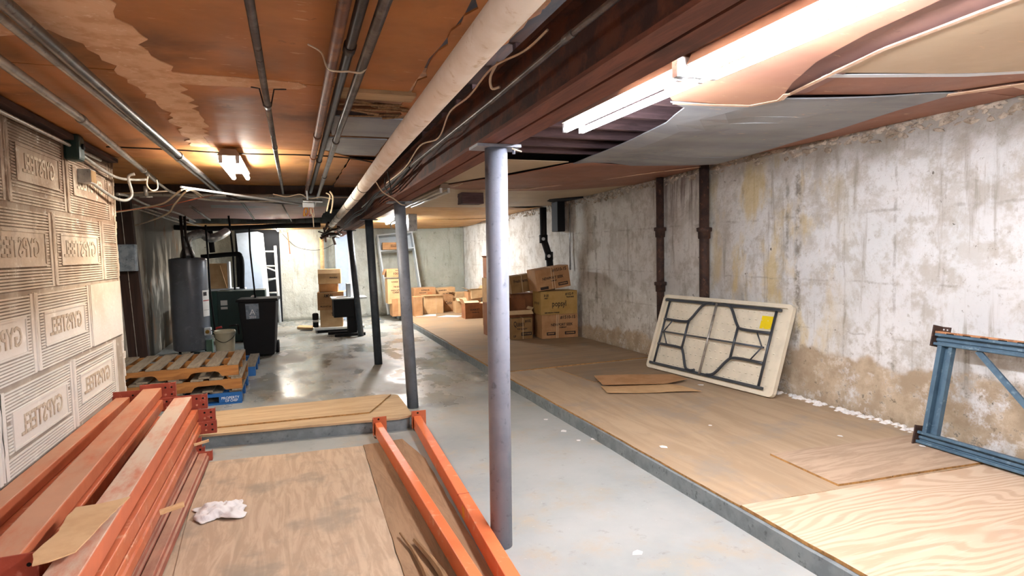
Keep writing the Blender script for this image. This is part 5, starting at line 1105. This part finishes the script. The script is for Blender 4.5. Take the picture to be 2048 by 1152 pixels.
carton('brown box behind the tied boxes, carrying the tilted olive box', (3.36, 9.35, .119), (3.80, 9.35, .119), .70, .36, 'cartond', group=g2)
carton('olive brown box tilted high on the left of the right wall pile', (3.34, 9.22, .82), (3.73, 9.2, .86), .285, .30, 'cartong', group=g2, tilt=-.11, twines=(.5,), prints=(('Fresh Farm', .45, .68, .6, .07),), z=.83)
carton('dark open box with tall pale flaps in the left of the right wall pile', (3.20, 9.05, .462), (3.62, 9.05, .462), .11, .26, 'cartond', group=g2, open_top=True, flaps=(('f', -.6, .10, 'inner'), ('l', 1.4, .28, 'inner'), ('r', .9, .05, 'inner'), ('b', 1.3, .2, 'cartond')))
carton('brown box half hidden behind the first column in the right wall pile', (3.02, 9.45, .119), (3.34, 9.45, .119), .55, .36, 'cartond', group=g2)
carton('dusty box under the highest dark box against the right wall', (3.38, 10.6, .117), (3.80, 10.6, .117), .92, .40, 'cartong', group=g2)
carton('highest dark brown box against the right wall, behind the first column', (3.40, 10.6, 1.04), (3.78, 10.6, 1.04), .38, .38, 'cartond', group=g2, flaps=(('b', .3, .1, 'cartond'),), prints=(('DOLE', .45, .6, .3, .07),))
carton('small box standing beside the black drain foot', (3.82, 9.37, .119), (3.97, 9.37, .119), .95, .26, 'cartond', group=g2)

# ================================================================== FLATTENED CARDBOARD
t = thing('flattened_cardboard', 'flattened brown cardboard lying on the platform in front of the folding table', 'cardboard')
def layer(pts, zf, nm, mat='cartonl'): return sheet(rough_poly(pts, .006, .1, 6), zf, None, .004, cuts=3).build(nm, mat, t)
layer([(2.84, 5.15), (3.70, 4.82), (3.66, 5.1), (3.55, 5.28), (2.92, 5.42)], lambda x, y: .121+.01*math.sin(x*4)**2, 'lower_layer', 'cartonl')
layer([(2.93, 5.40), (3.55, 5.18), (3.86, 5.26), (3.86, 5.50), (3.5, 5.62), (3.04, 5.80)], lambda x, y: .128+.05*max(0, (y-5.35))*abs(math.sin((x-2.9)*2.6))+.018, 'upper_layer', 'carton')

# ================================================================== FOLDING TABLE
# plane through the four measured corners: foot edge on the platform, top edge on the wall
A = Vector((3.925, 6.12, .119)); Bq = Vector((4.135, 4.37, .119))      # foot corners, far and near
xv = (Bq-A).normalized(); up = Vector((.30, 0, .85)); up = (up-xv*up.dot(xv)).normalized(); nv = up.cross(xv).normalized()
if nv.x > 0: nv = -nv
Lt, Ht = 1.80, .90
ft = thing('folding_table', 'ivory plastic folding table with folded grey legs leaning on its side against the wall', 'folding table', (0, 0, 0))
ft.matrix_world = Matrix(((xv.x, up.x, nv.x, A.x), (xv.y, up.y, nv.y, A.y), (xv.z, up.z, nv.z, A.z), (0, 0, 0, 1)))
def rrect(x0, y0, x1, y1, r, n=6):
    out = []
    for cx, cy, a0 in ((x1-r, y0+r, -PI/2), (x1-r, y1-r, 0), (x0+r, y1-r, PI/2), (x0+r, y0+r, PI)):
        for k in range(n+1): a = a0+PI/2*k/n; out.append((cx+r*math.cos(a), cy+r*math.sin(a)))
    return out
MB().prism(rrect(0, 0, Lt, Ht, .05), -.02, .0).build('top_panel', 'tableplastic', ft, bevel=.004)
# rim
b = MB().mat('tableplastic'); o_, i_ = rrect(0, 0, Lt, Ht, .05), rrect(.04, .04, Lt-.04, Ht-.04, .03)
n = len(o_); vo0 = [b.bm.verts.new((*p, 0)) for p in o_]; vo1 = [b.bm.verts.new((*p, .03)) for p in o_]; vi1 = [b.bm.verts.new((*p, .03)) for p in i_]; vi0 = [b.bm.verts.new((*p, 0)) for p in i_]
for k in range(n):
    j = (k+1) % n
    for f in ((vo0[k], vo0[j], vo1[j], vo1[k]), (vo1[k], vo1[j], vi1[j], vi1[k]), (vi1[k], vi1[j], vi0[j], vi0[k])): b.bm.faces.new(f)
b.build('rim', 'tableplastic', ft)
# dimples
b = MB().mat('tableplastic')
for i in range(22):
    for j in range(10):
        x, y = .11+i*.075+(.037 if j % 2 else 0), .10+j*.078
        if x > Lt-.1: continue
        b.hexa([(x-.014, y-.006, 0), (x+.014, y-.006, 0), (x+.014, y+.006, 0), (x-.014, y+.006, 0), (x-.007, y-.002, .007), (x+.007, y-.002, .007), (x+.007, y+.002, .007), (x-.007, y+.002, .007)])
b.build('dimples', 'tableplastic', ft)['kind'] = 'stuff'
TZ = .035
for y in (.065, Ht-.065): MB().box((.06, y-.014, .02), (Lt-.12, y+.014, .05)).build('side_rail', 'tabletube', ft, bevel=.003)
tr = .013
for s, x0 in ((1, .13), (-1, Lt-.17)):
    X = lambda u: x0+s*u
    MB().tube([(X(0), .07, TZ), (X(0), Ht-.07, TZ)], tr, 10).build('cross_bar', 'tabletube', ft)
    MB().tube([(X(0), .30, TZ+.01), (X(.34), .30, TZ+.012), (X(.42), .27, TZ+.012), (X(.52), .10, TZ+.012), (X(.60), .075, TZ+.012), (X(.66), .09, TZ+.012)] if s == 1 else [(X(0), .30, TZ+.01), (X(.34), .30, TZ+.012), (X(.44), .25, TZ+.012), (X(.56), .10, TZ+.012), (X(.66), .07, TZ+.012)], tr*1.15, 10, 4).build('leg', 'tabletube', ft)
    MB().tube([(X(0), .60, TZ+.01), (X(.34), .60, TZ+.012), (X(.42), .64, TZ+.012), (X(.54), .80, TZ+.012), (X(.62), .835, TZ+.012), (X(.70), .835, TZ+.012)], tr*1.15, 10, 4).build('leg', 'tabletube', ft)
    MB().tube([(X(.40), .28, TZ+.015), (X(.40), .63, TZ+.015)], tr, 10).build('leg_brace', 'tabletube', ft)
    MB().tube([(X(.05), .45, TZ+.02), (X(.15), .31, TZ+.02)], .007, 8).build('stay', 'tabletube', ft); MB().tube([(X(.05), .45, TZ+.02), (X(.15), .59, TZ+.02)], .007, 8).build('stay', 'tabletube', ft)
MB().tube([(.15, .45, TZ+.02), (Lt-.2, .45, TZ+.02)], .009, 10).build('centre_stay', 'tabletube', ft)
MB().tube([(Lt/2-.02, .06, TZ+.02), (Lt/2-.02, Ht-.06, TZ+.02)], .013, 10).build('centre_bar', 'conduit', ft)
MB().box((Lt-.345, .64, .003), (Lt-.215, .77, .006)).build('warning_label', 'yellow', ft)

# ================================================================== BLUE RACK FRAME
fr_ = thing('rack_upright', 'blue steel rack upright frame leaning on its side against the right wall', 'rack upright', (0, 0, 0))
A = Vector((4.10, 2.93, .128)); dirv = Vector((-.02, -1, 0)).normalized(); upv = Vector((.17, 0, .75)).normalized()
nn = upv.cross(dirv); nn = nn if nn.x < 0 else -nn
fr_.matrix_world = Matrix(((dirv.x, upv.x, nn.x, A.x), (dirv.y, upv.y, nn.y, A.y), (dirv.z, upv.z, nn.z, A.z), (0, 0, 0, 1)))
def upright(y0, name, hh=.085):
    b = MB().box((0, y0, -.035), (2.6, y0+hh, .0)).box((0, y0, 0), (2.6, y0+.02, .035)).box((0, y0+hh-.02, 0), (2.6, y0+hh, .035)).box((0, y0+hh*.38, 0), (2.6, y0+hh*.62, .012))
    return b.build(name, 'blueframe', fr_, bevel=.003)
upright(.0, 'upright_post'); up2 = upright(.70, 'upright_post')
MB().box((.0, .786, -.034), (2.6, .80, .034)).build('rust_strip', 'rustwood', fr_)
b = MB().mat('hole')
for k in range(22): b.box((.08+k*.11, .783, .0345), (.13+k*.11, .790, .0362))
b.build('slots', 'hole', fr_)
pst = MB().box((.03, .085, -.02), (.06, .70, .03)).box((.06, .085, -.02), (.10, .70, -.012)).box((.10, .085, -.02), (.125, .70, .02)).build('cross_strut', 'blueframe', fr_)
MB().bar((.28, .70, .0), (.95, .10, .0), .035, .02, (0, 0, 1)).build('diagonal_brace', 'blueframe', fr_)
MB().box((-.015, -.02, -.06), (-.005, .12, .05)).box((-.06, -.02, -.06), (-.005, .10, -.052)).build('foot_plate', 'castiron', fr_)
p = MB().box((-.015, .69, -.05), (-.005, .84, .045)).box((-.015, .80, -.05), (.05, .84, -.042)).build('foot_plate', 'castiron', fr_)
for x in (.005, .03): MB().tube([(x, .82, -.0415), (x, .82, -.040)], .006, 8).build('bolt_hole', 'labelw', p)
# plaster dust along the foot of the right wall
b = MB(); rnd = random.Random(8)
for i in range(140):
    y = 2.9+rnd.random()*2.2; s = rnd.uniform(.008, .03); x = 4.40-rnd.random()**2*.09
    b.hexa([(x-s, y-s, .114), (x+s, y-s*.8, .114), (x+s, y+s, .114), (x-s, y+s*.9, .114), (x-s*.4, y-s*.5, .114+s*.6), (x+s*.3, y-s*.4, .114+s*.7), (x+s*.5, y+s*.4, .114+s*.5), (x-s*.4, y+s*.4, .114+s*.5)])
tag(b.build('plaster_crumbs', 'paper'), 'white plaster crumbs along the foot of the right wall', 'plaster', kind='stuff')
